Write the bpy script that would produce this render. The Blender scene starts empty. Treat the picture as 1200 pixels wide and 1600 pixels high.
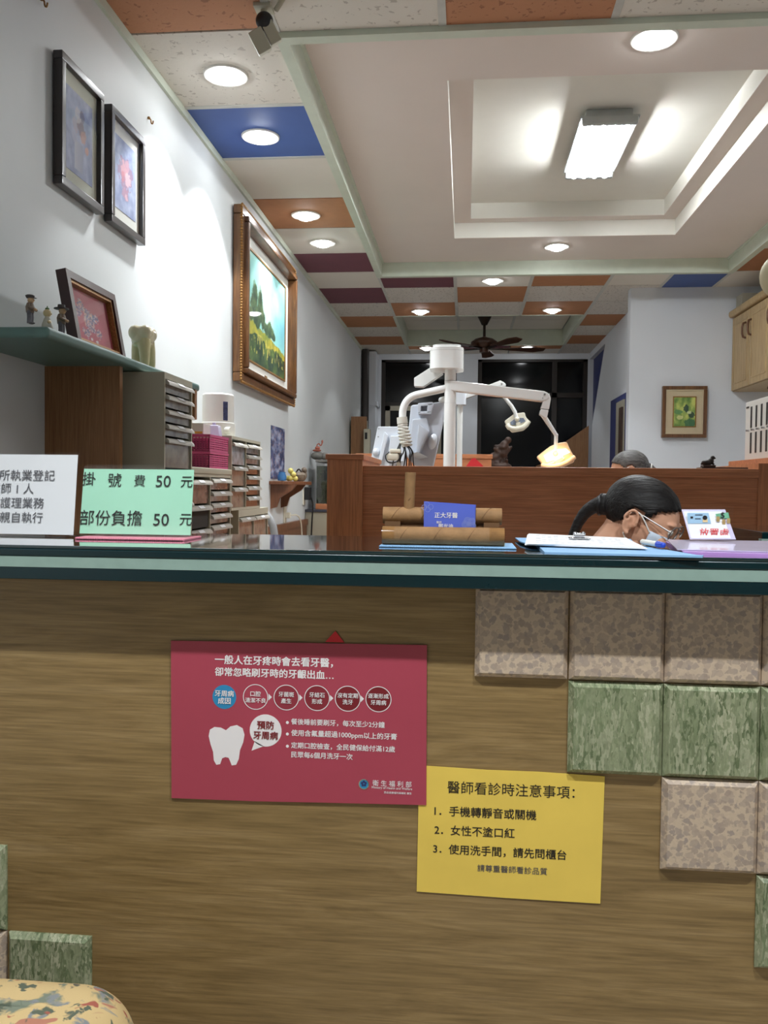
import bpy, bmesh, math, random
from math import sin, cos, pi, radians, sqrt, atan2
from mathutils import Vector, Matrix, noise
random.seed(7)
S = bpy.context.scene
COL = S.collection

# ------------------------------------------------------------------ camera
CZ = 1.17
FPX = 1323.0                                   # focal length in pixels of the 1200x1600 frame
YAW, PIT, ROL = radians(5.471), radians(-1.752), radians(.6186)
fw = Vector((-sin(YAW)*cos(PIT), cos(YAW)*cos(PIT), sin(PIT)))
r0 = Vector((cos(YAW), sin(YAW), 0)); u0 = r0.cross(fw)
rt = r0*cos(ROL)+u0*sin(ROL); up = -r0*sin(ROL)+u0*cos(ROL)
CAM = Vector((0, 0, CZ))
cd = bpy.data.cameras.new('camera'); cam = bpy.data.objects.new('camera', cd); COL.objects.link(cam)
cd.sensor_fit = 'VERTICAL'; cd.sensor_height = 36; cd.sensor_width = 27; cd.lens = 36*FPX/1600
cd.clip_start = .02; cd.clip_end = 60
cam.matrix_world = Matrix(((rt.x, up.x, -fw.x, CAM.x), (rt.y, up.y, -fw.y, CAM.y), (rt.z, up.z, -fw.z, CAM.z), (0, 0, 0, 1)))
S.camera = cam

def at(px, py, v, ax='y'):
    """the point of the room behind image point (px, py) on the plane ax = v"""
    d = rt*((px-600)/FPX) - up*((py-800)/FPX) + fw
    k = 'xyz'.index(ax)
    return CAM + d*((v-CAM[k])/d[k])

# ------------------------------------------------------------------ world, exposure
w = bpy.data.worlds.new('World'); S.world = w; w.use_nodes = True
w.node_tree.nodes['Background'].inputs[0].default_value = (.01, .012, .016, 1)
w.node_tree.nodes['Background'].inputs[1].default_value = .3
S.view_settings.view_transform = 'Standard'; S.view_settings.look = 'None'
S.view_settings.gamma = 1; S.view_settings.use_curve_mapping = False
S.view_settings.exposure = 0.0
S.cycles.max_bounces = 8; S.cycles.diffuse_bounces = 4; S.cycles.glossy_bounces = 4
S.cycles.transparent_max_bounces = 12; S.cycles.sample_clamp_indirect = 4.0
S.cycles.use_denoising = True
P_SPOT = 48.0          # each downlight
P_SPOT_FAR = 9.0
P_WAIT = 158.0          # downlights over the waiting side, behind the camera
E_TUBE = 135.0          # fluorescent tubes
LIGHT_COL = (.93, .97, 1.0)

# ------------------------------------------------------------------ materials
def lin(v):
    v /= 255.0
    return v/12.92 if v <= .04045 else ((v+.055)/1.055)**2.4
def c(r, g, b): return (lin(r), lin(g), lin(b), 1)
MATS = {}
def base(name):
    m = bpy.data.materials.new(name); m.use_nodes = True
    nt = m.node_tree; b = nt.nodes['Principled BSDF']
    return m, nt, b
def ramp(nt, fac, stops):
    n = nt.nodes.new('ShaderNodeValToRGB')
    e = n.color_ramp.elements
    while len(e) < len(stops): e.new(.5)
    for i, (p, col) in enumerate(stops): e[i].position = p; e[i].color = col
    nt.links.new(fac, n.inputs[0]); return n.outputs[0]
def coords(nt, scale=(1, 1, 1), kind='Object', rot=(0, 0, 0)):
    t = nt.nodes.new('ShaderNodeTexCoord'); mp = nt.nodes.new('ShaderNodeMapping')
    mp.inputs['Scale'].default_value = scale; mp.inputs['Rotation'].default_value = rot
    nt.links.new(t.outputs[kind], mp.inputs[0]); return mp.outputs[0]
def tex(nt, vec, scale, detail=3, rough=.5, dist=0):
    n = nt.nodes.new('ShaderNodeTexNoise'); n.inputs['Scale'].default_value = scale
    n.inputs['Detail'].default_value = detail; n.inputs['Roughness'].default_value = rough
    n.inputs['Distortion'].default_value = dist
    nt.links.new(vec, n.inputs['Vector']); return n.outputs[0]
def bump(nt, b, h, strength=.2, dist=.002):
    n = nt.nodes.new('ShaderNodeBump'); n.inputs['Strength'].default_value = strength
    n.inputs['Distance'].default_value = dist
    nt.links.new(h, n.inputs['Height']); nt.links.new(n.outputs[0], b.inputs['Normal'])
def plain(name, col, rough=.5, metal=0, var=.06, scale=14, coat=0, bmp=0, spec=.5, alpha=1):
    if name in MATS: return MATS[name]
    m, nt, b = base(name)
    f = tex(nt, coords(nt), scale, 4)
    d = tuple(max(0, x*(1-var)) for x in col[:3])+(1,); l = tuple(min(1, x*(1+var)) for x in col[:3])+(1,)
    nt.links.new(ramp(nt, f, [(.3, d), (.7, l)]), b.inputs['Base Color'])
    b.inputs['Roughness'].default_value = rough; b.inputs['Metallic'].default_value = metal
    b.inputs['Coat Weight'].default_value = coat; b.inputs['Coat Roughness'].default_value = .04
    b.inputs['Specular IOR Level'].default_value = spec; b.inputs['Alpha'].default_value = alpha
    if bmp: bump(nt, b, tex(nt, coords(nt), scale*6, 3), bmp)
    MATS[name] = m; return m
def wood(name, dark, mid, light, axis=0, rough=.4, scale=1.0, coat=0.0):
    m, nt, b = base(name)
    sc = [9, 9, 9]; sc[axis] = .9
    v = coords(nt, tuple(s*scale for s in sc))
    f1 = tex(nt, v, 3.0, 6, .6, 1.6)
    col = ramp(nt, f1, [(.28, dark), (.5, mid), (.72, light)])
    sc2 = [60, 60, 60]; sc2[axis] = 2.2
    f2 = tex(nt, coords(nt, tuple(s*scale for s in sc2)), 3.5, 4, .6)
    fine = ramp(nt, f2, [(.35, (.62, .6, .58, 1)), (.6, (1, 1, 1, 1))])
    mx = nt.nodes.new('ShaderNodeMix'); mx.data_type = 'RGBA'; mx.blend_type = 'MULTIPLY'; mx.inputs[0].default_value = .75
    nt.links.new(col, mx.inputs[6]); nt.links.new(fine, mx.inputs[7])
    nt.links.new(mx.outputs[2], b.inputs['Base Color'])
    b.inputs['Roughness'].default_value = rough; b.inputs['Coat Weight'].default_value = coat
    bump(nt, b, f2, .06, .001)
    return m
def stone(name, cols, scale, stretch=(1, 1, 1), rough=.35):
    m, nt, b = base(name)
    v = coords(nt, stretch)
    vo = nt.nodes.new('ShaderNodeTexVoronoi'); vo.inputs['Scale'].default_value = scale
    n = nt.nodes.new('ShaderNodeTexNoise'); n.inputs['Scale'].default_value = scale*.9; n.inputs['Detail'].default_value = 4
    nt.links.new(v, n.inputs['Vector'])
    mxv = nt.nodes.new('ShaderNodeMix'); mxv.data_type = 'VECTOR'; mxv.inputs[0].default_value = .12
    nt.links.new(v, mxv.inputs[4]); nt.links.new(n.outputs[1], mxv.inputs[5])
    nt.links.new(mxv.outputs[1], vo.inputs['Vector'])
    sp = nt.nodes.new('ShaderNodeSeparateColor'); nt.links.new(vo.outputs['Color'], sp.inputs[0])
    col = ramp(nt, sp.outputs[0], [(i/(len(cols)-1)*.9+.05, k) for i, k in enumerate(cols)])
    n2 = tex(nt, coords(nt, stretch), scale*2.4, 5, .65, .8)
    sh = ramp(nt, n2, [(.36, (.72, .72, .7, 1)), (.64, (1.0, 1.0, 1.0, 1))])
    mx = nt.nodes.new('ShaderNodeMix'); mx.data_type = 'RGBA'; mx.blend_type = 'MULTIPLY'; mx.inputs[0].default_value = .8
    nt.links.new(col, mx.inputs[6]); nt.links.new(sh, mx.inputs[7]); nt.links.new(mx.outputs[2], b.inputs['Base Color'])
    b.inputs['Roughness'].default_value = rough
    return m
def speckle(name, col, spot, thr=.36, scale=55, rough=.8):
    m, nt, b = base(name)
    f = tex(nt, coords(nt), scale, 2, .5, .6)
    nt.links.new(ramp(nt, f, [(thr-.04, spot), (thr, col)]), b.inputs['Base Color'])
    b.inputs['Roughness'].default_value = rough; bump(nt, b, f, .25, .003)
    return m
def emit(name, col, strength):
    m, nt, b = base(name)
    b.inputs['Base Color'].default_value = (.8, .8, .8, 1)
    b.inputs['Emission Color'].default_value = col; b.inputs['Emission Strength'].default_value = strength
    return m
def glassy(name, tint=(1, 1, 1, 1), rough=.02, ior=1.45, milk=0.0):
    m, nt, b = base(name); nt.nodes.remove(b)
    out = nt.nodes['Material Output']
    tr = nt.nodes.new('ShaderNodeBsdfTransparent'); tr.inputs[0].default_value = tint
    gl = nt.nodes.new('ShaderNodeBsdfGlossy'); gl.inputs['Roughness'].default_value = rough
    fr = nt.nodes.new('ShaderNodeFresnel'); fr.inputs[0].default_value = ior
    mx = nt.nodes.new('ShaderNodeMixShader')
    ge = nt.nodes.new('ShaderNodeNewGeometry'); iv = nt.nodes.new('ShaderNodeMath'); iv.operation = 'SUBTRACT'; iv.inputs[0].default_value = 1; nt.links.new(ge.outputs['Backfacing'], iv.inputs[1])
    mu = nt.nodes.new('ShaderNodeMath'); mu.operation = 'MULTIPLY'; nt.links.new(fr.outputs[0], mu.inputs[0]); nt.links.new(iv.outputs[0], mu.inputs[1])
    nt.links.new(mu.outputs[0], mx.inputs[0]); nt.links.new(tr.outputs[0], mx.inputs[1]); nt.links.new(gl.outputs[0], mx.inputs[2])
    o = mx.outputs[0]
    if milk:
        df = nt.nodes.new('ShaderNodeBsdfDiffuse'); df.inputs[0].default_value = (.75, .75, .73, 1)
        m2 = nt.nodes.new('ShaderNodeMixShader'); m2.inputs[0].default_value = milk
        nt.links.new(o, m2.inputs[1]); nt.links.new(df.outputs[0], m2.inputs[2]); o = m2.outputs[0]
    nt.links.new(o, out.inputs[0]); return m
def painted(name, rough=.6, coat=0):
    m, nt, b = base(name)
    a = nt.nodes.new('ShaderNodeVertexColor'); a.layer_name = 'paint'
    nt.links.new(a.outputs[0], b.inputs['Base Color']); b.inputs['Roughness'].default_value = rough
    b.inputs['Coat Weight'].default_value = coat
    bump(nt, b, tex(nt, coords(nt), 160, 3), .15, .001)
    return m

M_wall = plain('wall_paint', c(212, 216, 216), .55, var=.02, scale=3)
M_wallcool = plain('wall_paint_cool', c(214, 218, 224), .6, var=.02, scale=3)
M_tilewhite = speckle('white_acoustic_tile', c(222, 216, 206), c(188, 180, 170), .37, 42)
M_tileplain = plain('white_ceiling_board', c(222, 216, 206), .8, var=.02, scale=4)
M_tilespot = speckle('spotted_acoustic_tile', c(214, 208, 200), c(150, 142, 135), .38, 75)
M_orange = plain('orange_tile', c(176, 122, 84), .75, var=.05, scale=20, bmp=.2)
M_orangetex = speckle('orange_textured_tile', c(182, 128, 94), c(150, 100, 72), .37, 42)
M_blue = plain('blue_tile', c(62, 88, 150), .6, var=.04, scale=8)
M_maroon = plain('maroon_tile', c(112, 62, 74), .7, var=.04, scale=8)
M_tbar = plain('ceiling_grid_bar', c(196, 196, 190), .5)
M_green = plain('pale_green_moulding', c(206, 214, 198), .5, var=.04, scale=12)
M_panelpink = plain('pinkish_beige_board', c(224, 212, 204), .65, var=.015, scale=4)
M_cofferwhite = plain('coffer_white', c(226, 222, 212), .5, var=.01)
M_counterwood = wood('counter_oak', c(128, 104, 64), c(148, 122, 78), c(164, 138, 94), 0, .42)
M_redwood = wood('reddish_wood', c(184, 116, 78), c(202, 132, 90), c(214, 144, 102), 0, .38, .8)
M_redwoodv = wood('reddish_wood_upright', c(184, 116, 76), c(202, 132, 88), c(214, 144, 100), 2, .38, .8)
M_brownwood = wood('brown_wood', c(140, 98, 62), c(156, 112, 72), c(168, 124, 84), 2, .4)
M_shelfwood = wood('bracket_wood', c(104, 64, 42), c(120, 76, 50), c(134, 88, 60), 2, .4)
M_lightoak = wood('light_oak', c(168, 140, 96), c(184, 156, 112), c(196, 170, 126), 2, .45)
M_framebrown = wood('frame_wood', c(80, 50, 28), c(104, 68, 38), c(130, 92, 54), 2, .3)
M_frameblack = plain('frame_dark', c(44, 38, 38), .3, coat=.4)
M_gold = plain('gilded_wood', c(150, 110, 60), .4, .5, var=.3, scale=200)
M_mat = plain('picture_mount', c(222, 222, 214), .7, var=.02)
M_matbeige = plain('linen_mount', c(196, 180, 150), .8, var=.04)
M_matsage = plain('sage_mount', c(196, 200, 184), .7, var=.02)
M_counter = plain('dark_green_laminate', c(8, 40, 42), .06, var=.04, coat=1, spec=.8)
M_counteredge = plain('dark_green_edge', c(4, 36, 40), .25, var=.08)
M_band = plain('pale_green_band', c(142, 168, 158), .5, var=.05, scale=60)
M_clear = glassy('clear_acrylic')
M_glass = glassy('picture_glass', ior=1.5)
def terrazzo(name, matrix, chips, scale):
    m, nt, b = base(name); v = coords(nt)
    n = nt.nodes.new('ShaderNodeTexNoise'); n.inputs['Scale'].default_value = scale*1.3; n.inputs['Detail'].default_value = 3; nt.links.new(v, n.inputs['Vector'])
    mv = nt.nodes.new('ShaderNodeMix'); mv.data_type = 'VECTOR'; mv.inputs[0].default_value = .012; nt.links.new(v, mv.inputs[4]); nt.links.new(n.outputs[1], mv.inputs[5])
    vo = nt.nodes.new('ShaderNodeTexVoronoi'); vo.inputs['Scale'].default_value = scale; nt.links.new(mv.outputs[1], vo.inputs['Vector'])
    sp = nt.nodes.new('ShaderNodeSeparateColor'); nt.links.new(vo.outputs['Color'], sp.inputs[0])
    ch = ramp(nt, sp.outputs[0], [(i/(len(chips)-1)*.9+.05, k) for i, k in enumerate(chips)])
    mk = ramp(nt, vo.outputs['Distance'], [(.52, (1, 1, 1, 1)), (.62, (0, 0, 0, 1))])
    mx = nt.nodes.new('ShaderNodeMix'); mx.data_type = 'RGBA'; mx.inputs[6].default_value = matrix
    nt.links.new(mk, mx.inputs[0]); nt.links.new(ch, mx.inputs[7])
    f = tex(nt, v, 150, 4); m2 = nt.nodes.new('ShaderNodeMix'); m2.data_type = 'RGBA'; m2.blend_type = 'MULTIPLY'; m2.inputs[0].default_value = .5
    nt.links.new(mx.outputs[2], m2.inputs[6]); nt.links.new(ramp(nt, f, [(.3, (.8, .8, .8, 1)), (.7, (1, 1, 1, 1))]), m2.inputs[7])
    nt.links.new(m2.outputs[2], b.inputs['Base Color']); b.inputs['Roughness'].default_value = .35
    return m
M_tilepink = terrazzo('pink_terrazzo', c(204, 184, 160), [c(170, 153, 138), c(192, 172, 152), c(162, 148, 138), c(184, 166, 148), c(174, 156, 140)], 105)
M_tilegreen = stone('green_terrazzo', [c(104, 118, 84), c(156, 164, 130), c(124, 138, 102), c(184, 186, 156), c(136, 146, 114)], 58, (1.9, 1, .55))
M_paper = plain('white_paper', c(236, 238, 240), .7, var=.01)
M_red = plain('crimson_poster_paper', c(172, 66, 84), .5, var=.04, scale=6)
M_yellow = plain('yellow_paper', c(238, 206, 92), .55, var=.05, scale=9)
M_mint = plain('mint_paper', c(172, 230, 200), .6, var=.03, scale=10)
M_pinkmat = plain('pink_mat', c(226, 140, 160), .7)
M_bluemat = plain('light_blue_mat', c(138, 182, 222), .7)
M_ink = plain('black_ink', c(28, 26, 26), .6)
M_inkgrey = plain('grey_ink', c(84, 84, 90), .6)
M_inkred = plain('red_ink', c(226, 70, 72), .6)
M_white = plain('white_plastic', c(232, 232, 226), .35, var=.015)
M_whiteink = plain('white_print', c(240, 236, 236), .5, var=.01)
M_poscircle = plain('blue_print', c(44, 138, 186), .5)
M_darkred = plain('dark_red_print', c(128, 32, 40), .5)
M_card = plain('card_blue', c(90, 108, 206), .5, var=.03)
M_cardpale = plain('card_pale_print', c(150, 165, 225), .5)
M_board = plain('kraft_cardboard', c(148, 112, 72), .75, var=.22, scale=45, bmp=.2)
M_boarddark = plain('cardboard_seam', c(110, 78, 48), .8)
M_tape = glassy('sticky_tape', (.95, .9, .8, 1), .1)
M_purple = plain('purple_folder', c(196, 150, 222), .35, coat=.5)
M_lilac = plain('lilac_plastic', c(206, 200, 226), .3, coat=.5)
M_chrome = plain('chrome', c(210, 212, 216), .2, 1)
M_black = plain('black_plastic', c(24, 24, 26), .4)
M_beige = plain('beige_steel', c(186, 182, 162), .5, var=.02)
M_greyhandle = plain('pale_grey_plastic', c(180, 176, 166), .4)
M_drawer = plain('smoky_drawer_plastic', c(128, 122, 112), .18, var=.35, scale=22, coat=.3)
M_drawerblue = plain('bluish_drawer_plastic', c(138, 150, 158), .18, var=.45, scale=30, coat=.3)
M_drawerred = plain('reddish_drawer_plastic', c(116, 88, 76), .18, var=.4, scale=26, coat=.3)
M_drawerdark = plain('dark_gap', c(40, 38, 34), .7)
M_pinkbasket = plain('pink_basket_plastic', c(206, 78, 130), .35)
M_dental = plain('dental_enamel_white', c(238, 240, 238), .22, var=.01, coat=.4)
M_dentalgrey = plain('dental_grey_plastic', c(196, 202, 212), .3, var=.015)
M_dentalcool = plain('dental_cool_white', c(222, 228, 236), .3, var=.015)
M_cream = plain('cream_plastic', c(230, 226, 208), .35)
M_warm = emit('lit_reflector', (1, .76, .44, 1), 5)
M_warmshell = plain('lamp_shell', c(246, 214, 176), .4)
M_reflector = plain('blue_grey_reflector', c(176, 190, 216), .1, .6)
M_lens = emit('downlight_lens', (.95, .98, 1, 1), 45)
M_tube = emit('fluorescent_tube', (.92, .97, 1, 1), E_TUBE)
M_trim = plain('trim_ring', c(232, 230, 224), .3)
M_fix = plain('grey_fixture_metal', c(176, 180, 180), .3, .5)
M_dark = plain('dark_night_glass', c(14, 16, 18), .12, var=.2, spec=.3)
M_darkframe = plain('dark_window_frame', c(40, 34, 30), .5)
M_beigeframe = plain('beige_window_frame', c(150, 144, 128), .5)
M_navy = plain('navy_paint', c(44, 52, 104), .5)
M_fanwood = wood('fan_wood', c(56, 32, 20), c(78, 46, 28), c(96, 60, 38), 0, .35)
M_bronze = plain('bronze_metal', c(52, 40, 32), .35, .6)
M_tooth = plain('ivory_tooth', c(206, 196, 150), .3, var=.06, coat=.4)
M_toothcrown = plain('ivory_crown', c(216, 206, 172), .25, var=.04, coat=.5)
M_skin = plain('skin', c(216, 164, 134), .5, var=.05, scale=30)
def hairmat(name, d, l, rough):
    m, nt, b = base(name); f = tex(nt, coords(nt, (7, 120, 120)), 1.0, 5, .6, .3)
    nt.links.new(ramp(nt, f, [(.3, d), (.7, l)]), b.inputs['Base Color']); b.inputs['Roughness'].default_value = rough; b.inputs['Specular IOR Level'].default_value = .35
    bump(nt, b, f, .9, .004); return m
M_hair = hairmat('black_hair', c(8, 7, 7), c(24, 20, 19), .5)
M_hairgrey = hairmat('greying_hair', c(44, 42, 42), c(120, 118, 116), .5)
M_coat = plain('white_uniform', c(222, 226, 232), .8, bmp=.15)
M_navycloth = plain('navy_trousers', c(40, 46, 70), .85, bmp=.15)
M_mask = plain('surgical_mask', c(206, 220, 236), .8)
M_lensg = glassy('spectacle_lens', ior=1.4)
M_floor = plain('floor_tile', c(186, 176, 160), .25, var=.05, scale=3)
M_shelfgreen = plain('shelf_green', c(92, 124, 118), .4, var=.03)
M_redpaper = plain('red_paper', c(206, 36, 44), .6)
M_greystone = plain('grey_stone', c(112, 110, 104), .8, var=.25, scale=30)
M_terracotta = plain('terracotta', c(160, 92, 74), .7)
M_tank = plain('murky_water', c(46, 52, 40), .1, var=.6, scale=18, coat=1)
M_bronzefig = plain('painted_resin_brown', c(120, 106, 90), .5, var=.35, scale=60)
M_driftwood = plain('driftwood', c(58, 36, 24), .6, var=.4, scale=12, bmp=.4)

# ------------------------------------------------------------------ mesh building
ORG = {}
def xf(bm, n0, mtx):
    bm.verts.ensure_lookup_table()
    for v in bm.verts[n0:]: v.co = mtx @ v.co
def frame_from(d):
    z = d.normalized(); x = Vector((1, 0, 0)) if abs(z.x) < .9 else Vector((0, 1, 0))
    y = z.cross(x).normalized(); x = y.cross(z)
    return Matrix(((x.x, y.x, z.x, 0), (x.y, y.y, z.y, 0), (x.z, y.z, z.z, 0), (0, 0, 0, 1)))
class MB:
    """collects shapes (room coordinates) that become one mesh object"""
    def __init__(s): s.bm = bmesh.new(); s.mi = 0
    def _new(s, n0):
        s.bm.faces.ensure_lookup_table()
        for f in s.bm.faces[n0:]: f.material_index = s.mi
    def box(s, lo, hi, bev=0, seg=2):
        nf = len(s.bm.faces)
        lo, hi = [min(a, b) for a, b in zip(lo, hi)], [max(a, b) for a, b in zip(lo, hi)]
        vs = [s.bm.verts.new((x, y, z)) for x in (lo[0], hi[0]) for y in (lo[1], hi[1]) for z in (lo[2], hi[2])]
        fs = [s.bm.faces.new([vs[i] for i in q]) for q in ((0, 1, 3, 2), (4, 6, 7, 5), (0, 4, 5, 1), (2, 3, 7, 6), (0, 2, 6, 4), (1, 5, 7, 3))]
        if bev:
            es = list({e for f in fs for e in f.edges})
            bmesh.ops.bevel(s.bm, geom=es, offset=bev, segments=seg, affect='EDGES', profile=.5)
        s._new(nf); return s
    def obox(s, mtx, size, bev=0):
        t = MB(); t.box([-k/2 for k in size], [k/2 for k in size], bev)
        s.add(t, mtx); return s
    def add(s, o, mtx=None):
        nf = len(s.bm.faces); me = bpy.data.meshes.new('t'); o.bm.to_mesh(me); o.bm.free()
        if mtx is not None: me.transform(mtx)
        s.bm.from_mesh(me); bpy.data.meshes.remove(me); s._new(nf); return s
    def quad(s, *p):
        nf = len(s.bm.faces); s.bm.faces.new([s.bm.verts.new(q) for q in p]); s._new(nf); return s
    def cyl(s, a, b, r0, r1=None, seg=24, caps=True):
        nf = len(s.bm.faces)
        a, b = Vector(a), Vector(b); r1 = r0 if r1 is None else r1; m = frame_from(b-a).to_3x3()
        A = [s.bm.verts.new(a+m @ Vector((r0*cos(2*pi*i/seg), r0*sin(2*pi*i/seg), 0))) for i in range(seg)]
        Bv = [s.bm.verts.new(b+m @ Vector((r1*cos(2*pi*i/seg), r1*sin(2*pi*i/seg), 0))) for i in range(seg)]
        for i in range(seg):
            j = (i+1) % seg; s.bm.faces.new((A[i], A[j], Bv[j], Bv[i]))
        if caps: s.bm.faces.new(A[::-1]); s.bm.faces.new(Bv)
        s._new(nf); return s
    def tube(s, pts, r, seg=12, caps=True, sm=0):
        nf = len(s.bm.faces); pts = [Vector(p) for p in pts]
        for _ in range(sm):                       # corner cutting
            q = [pts[0]]
            for a, b in zip(pts, pts[1:]): q += [a.lerp(b, .25), a.lerp(b, .75)]
            pts = q+[pts[-1]]
        rr = r if isinstance(r, (list, tuple)) else [r]*len(pts)
        if len(rr) != len(pts): rr = [rr[0]+(rr[-1]-rr[0])*i/(len(pts)-1) for i in range(len(pts))]
        rings = []; X = None
        for i, p in enumerate(pts):
            d = (pts[min(i+1, len(pts)-1)]-pts[max(i-1, 0)]).normalized()
            if X is None: X = frame_from(d).to_3x3() @ Vector((1, 0, 0))
            X = (X-d*X.dot(d)).normalized(); Y = d.cross(X)
            rings.append([s.bm.verts.new(p+X*rr[i]*cos(2*pi*k/seg)+Y*rr[i]*sin(2*pi*k/seg)) for k in range(seg)])
        for A, Bv in zip(rings, rings[1:]):
            for k in range(seg):
                j = (k+1) % seg; s.bm.faces.new((A[k], A[j], Bv[j], Bv[k]))
        if caps: s.bm.faces.new(rings[0][::-1]); s.bm.faces.new(rings[-1])
        s._new(nf); return s
    def lathe(s, prof, o=(0, 0, 0), seg=32, mtx=None):
        nf = len(s.bm.faces); n0 = len(s.bm.verts); rings = []
        for r, z in prof:
            rings.append([s.bm.verts.new((r*cos(2*pi*k/seg), r*sin(2*pi*k/seg), z)) for k in range(seg)])
        for A, Bv in zip(rings, rings[1:]):
            for k in range(seg):
                j = (k+1) % seg; s.bm.faces.new((A[k], A[j], Bv[j], Bv[k]))
        if prof[0][0] > 1e-5: s.bm.faces.new(rings[0][::-1])
        if prof[-1][0] > 1e-5: s.bm.faces.new(rings[-1])
        xf(s.bm, n0, (Matrix.Translation(o) @ mtx) if mtx is not None else Matrix.Translation(o)); s._new(nf); return s
    def ball(s, o, r, seg=20, mtx=None):
        nf = len(s.bm.faces); r = (r, r, r) if not isinstance(r, (tuple, list)) else r
        m = Matrix.Translation(o) @ (mtx if mtx is not None else Matrix()) @ Matrix.Diagonal((*r, 1))
        bmesh.ops.create_uvsphere(s.bm, u_segments=seg, v_segments=max(8, seg//2+2), radius=1, matrix=m); s._new(nf); return s
    def prism(s, pts, d, bev=0):
        """polygon of room points pushed along vector d"""
        t = MB(); a = [t.bm.verts.new(p) for p in pts]; d = Vector(d)
        b = [t.bm.verts.new(Vector(p)+d) for p in pts]
        fs = [t.bm.faces.new(a), t.bm.faces.new(b[::-1])]
        for i in range(len(pts)):
            j = (i+1) % len(pts); fs.append(t.bm.faces.new((a[j], a[i], b[i], b[j])))
        bmesh.ops.recalc_face_normals(t.bm, faces=t.bm.faces)
        if bev: bmesh.ops.bevel(t.bm, geom=list(t.bm.edges), offset=bev, segments=2, affect='EDGES', profile=.5)
        return s.add(t)
    def build(s, name, mats, parent=None, smooth=False, kind=None, loc=None, autosmooth=True):
        me = bpy.data.meshes.new(name)
        org = Vector(loc) if loc is not None else (ORG[parent] if parent is not None else Vector((0, 0, 0)))
        bmesh.ops.recalc_face_normals(s.bm, faces=s.bm.faces)
        s.bm.to_mesh(me); s.bm.free()
        me.transform(Matrix.Translation(-org))
        for m in (mats if isinstance(mats, (list, tuple)) else [mats]): me.materials.append(m)
        if autosmooth: me.polygons.foreach_set('use_smooth', [True]*len(me.polygons)); me.set_sharp_from_angle(angle=radians(180 if smooth else 38))
        o = bpy.data.objects.new(name, me); COL.objects.link(o)
        if autosmooth and not smooth: md = o.modifiers.new('w', 'WEIGHTED_NORMAL'); md.keep_sharp = True; md.weight = 80
        if parent is not None: o.parent = parent; o.location = org-ORG[parent]
        else: o.location = org
        ORG[o] = org
        if kind: o['kind'] = kind
        return o
def tag(o, label, cat, group=None):
    o['label'] = label; o['category'] = cat
    if group: o['group'] = group
    return o
def thing(name, label, cat, loc=(0, 0, 0), group=None):
    o = bpy.data.objects.new(name, None); COL.objects.link(o); o.location = loc; o.empty_display_size = .05
    ORG[o] = Vector(loc); return tag(o, label, cat, group)
def dup(o, loc, label=None, rotz=None, parent=None):
    q = o.copy(); COL.objects.link(q)
    if parent is None:
        q.location = loc; ORG[q] = Vector(loc)
        if rotz is not None: q.rotation_euler = (0, 0, rotz)
        if label: q['label'] = label
    else: q.parent = parent
    for ch in list(o.children): dup(ch, None, parent=q)
    return q
def remeshed(mb, name, mat, parent, voxel=.005, smooth=6):
    """closed overlapping shapes melted into one continuous skin"""
    o = mb.build(name, mat, parent)
    m = o.modifiers.new('r', 'REMESH'); m.mode = 'VOXEL'; m.voxel_size = voxel; m.use_smooth_shade = True
    m = o.modifiers.new('s', 'SMOOTH'); m.factor = .5; m.iterations = smooth
    dg = bpy.context.evaluated_depsgraph_get()
    me = bpy.data.meshes.new_from_object(o.evaluated_get(dg)); old = o.data
    o.modifiers.clear(); o.data = me; bpy.data.meshes.remove(old)
    me.materials.clear(); me.materials.append(mat)
    me.polygons.foreach_set('use_smooth', [True]*len(me.polygons))
    return o
RX90 = Matrix.Rotation(pi/2, 4, 'X')
def lettering(s, mtx, width, mat, parent, height=None, bold=0.0, align='L', name='lettering', depth=.0002):
    """flat printed characters; mtx puts text x/y on the sheet, text is scaled to the given width"""
    cu = bpy.data.curves.new('t', 'FONT'); cu.body = s; cu.size = 1; cu.extrude = .001; cu.resolution_u = 3
    o = bpy.data.objects.new('t', cu); COL.objects.link(o)
    dg = bpy.context.evaluated_depsgraph_get(); dg.update()
    me = bpy.data.meshes.new_from_object(o.evaluated_get(dg))
    bpy.data.objects.remove(o); bpy.data.curves.remove(cu)
    xs = [v.co.x for v in me.vertices]; ys = [v.co.y for v in me.vertices]
    sx = width/(max(xs)-min(xs)); sy = sx if height is None else height/(max(ys)-min(ys))
    dx = -min(xs) if align == 'L' else -(min(xs)+max(xs))/2
    me.transform(Matrix.Diagonal((sx, sy, depth/.002, 1)) @ Matrix.Translation((dx, -(min(ys)+max(ys))/2, .001)))
    if bold > 0:                              # heavier strokes: the same outlines struck several times, slightly shifted
        h_ = (max(ys)-min(ys))*sy; e = min(.05, bold*1.3)*h_; bm = bmesh.new(); k = 0
        for ax_, ay_ in ((0, 0), (e, 0), (-e, 0), (0, e*.7), (0, -e*.7)):
            m2 = me.copy(); m2.transform(Matrix.Translation((ax_, ay_, .00001*k))); bm.from_mesh(m2); bpy.data.meshes.remove(m2); k += 1
        bm.to_mesh(me); bm.free()
    me.transform(Matrix.Translation(-ORG[parent]) @ mtx)
    me.name = name; me.materials.clear(); me.materials.append(mat)
    q = bpy.data.objects.new(name, me); COL.objects.link(q); q.parent = parent; ORG[q] = ORG[parent]
    return q
def text_px(s, x0, x1, yc, Y, mat, parent, bold=0.0, ht=None):
    a = at(x0, yc, Y); b = at(x1, yc, Y)
    return lettering(s, Matrix.Translation((a.x, Y, (a.z+b.z)/2)) @ RX90, b.x-a.x, mat, parent, None if ht is None else ht*Y/FPX, bold)
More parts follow.
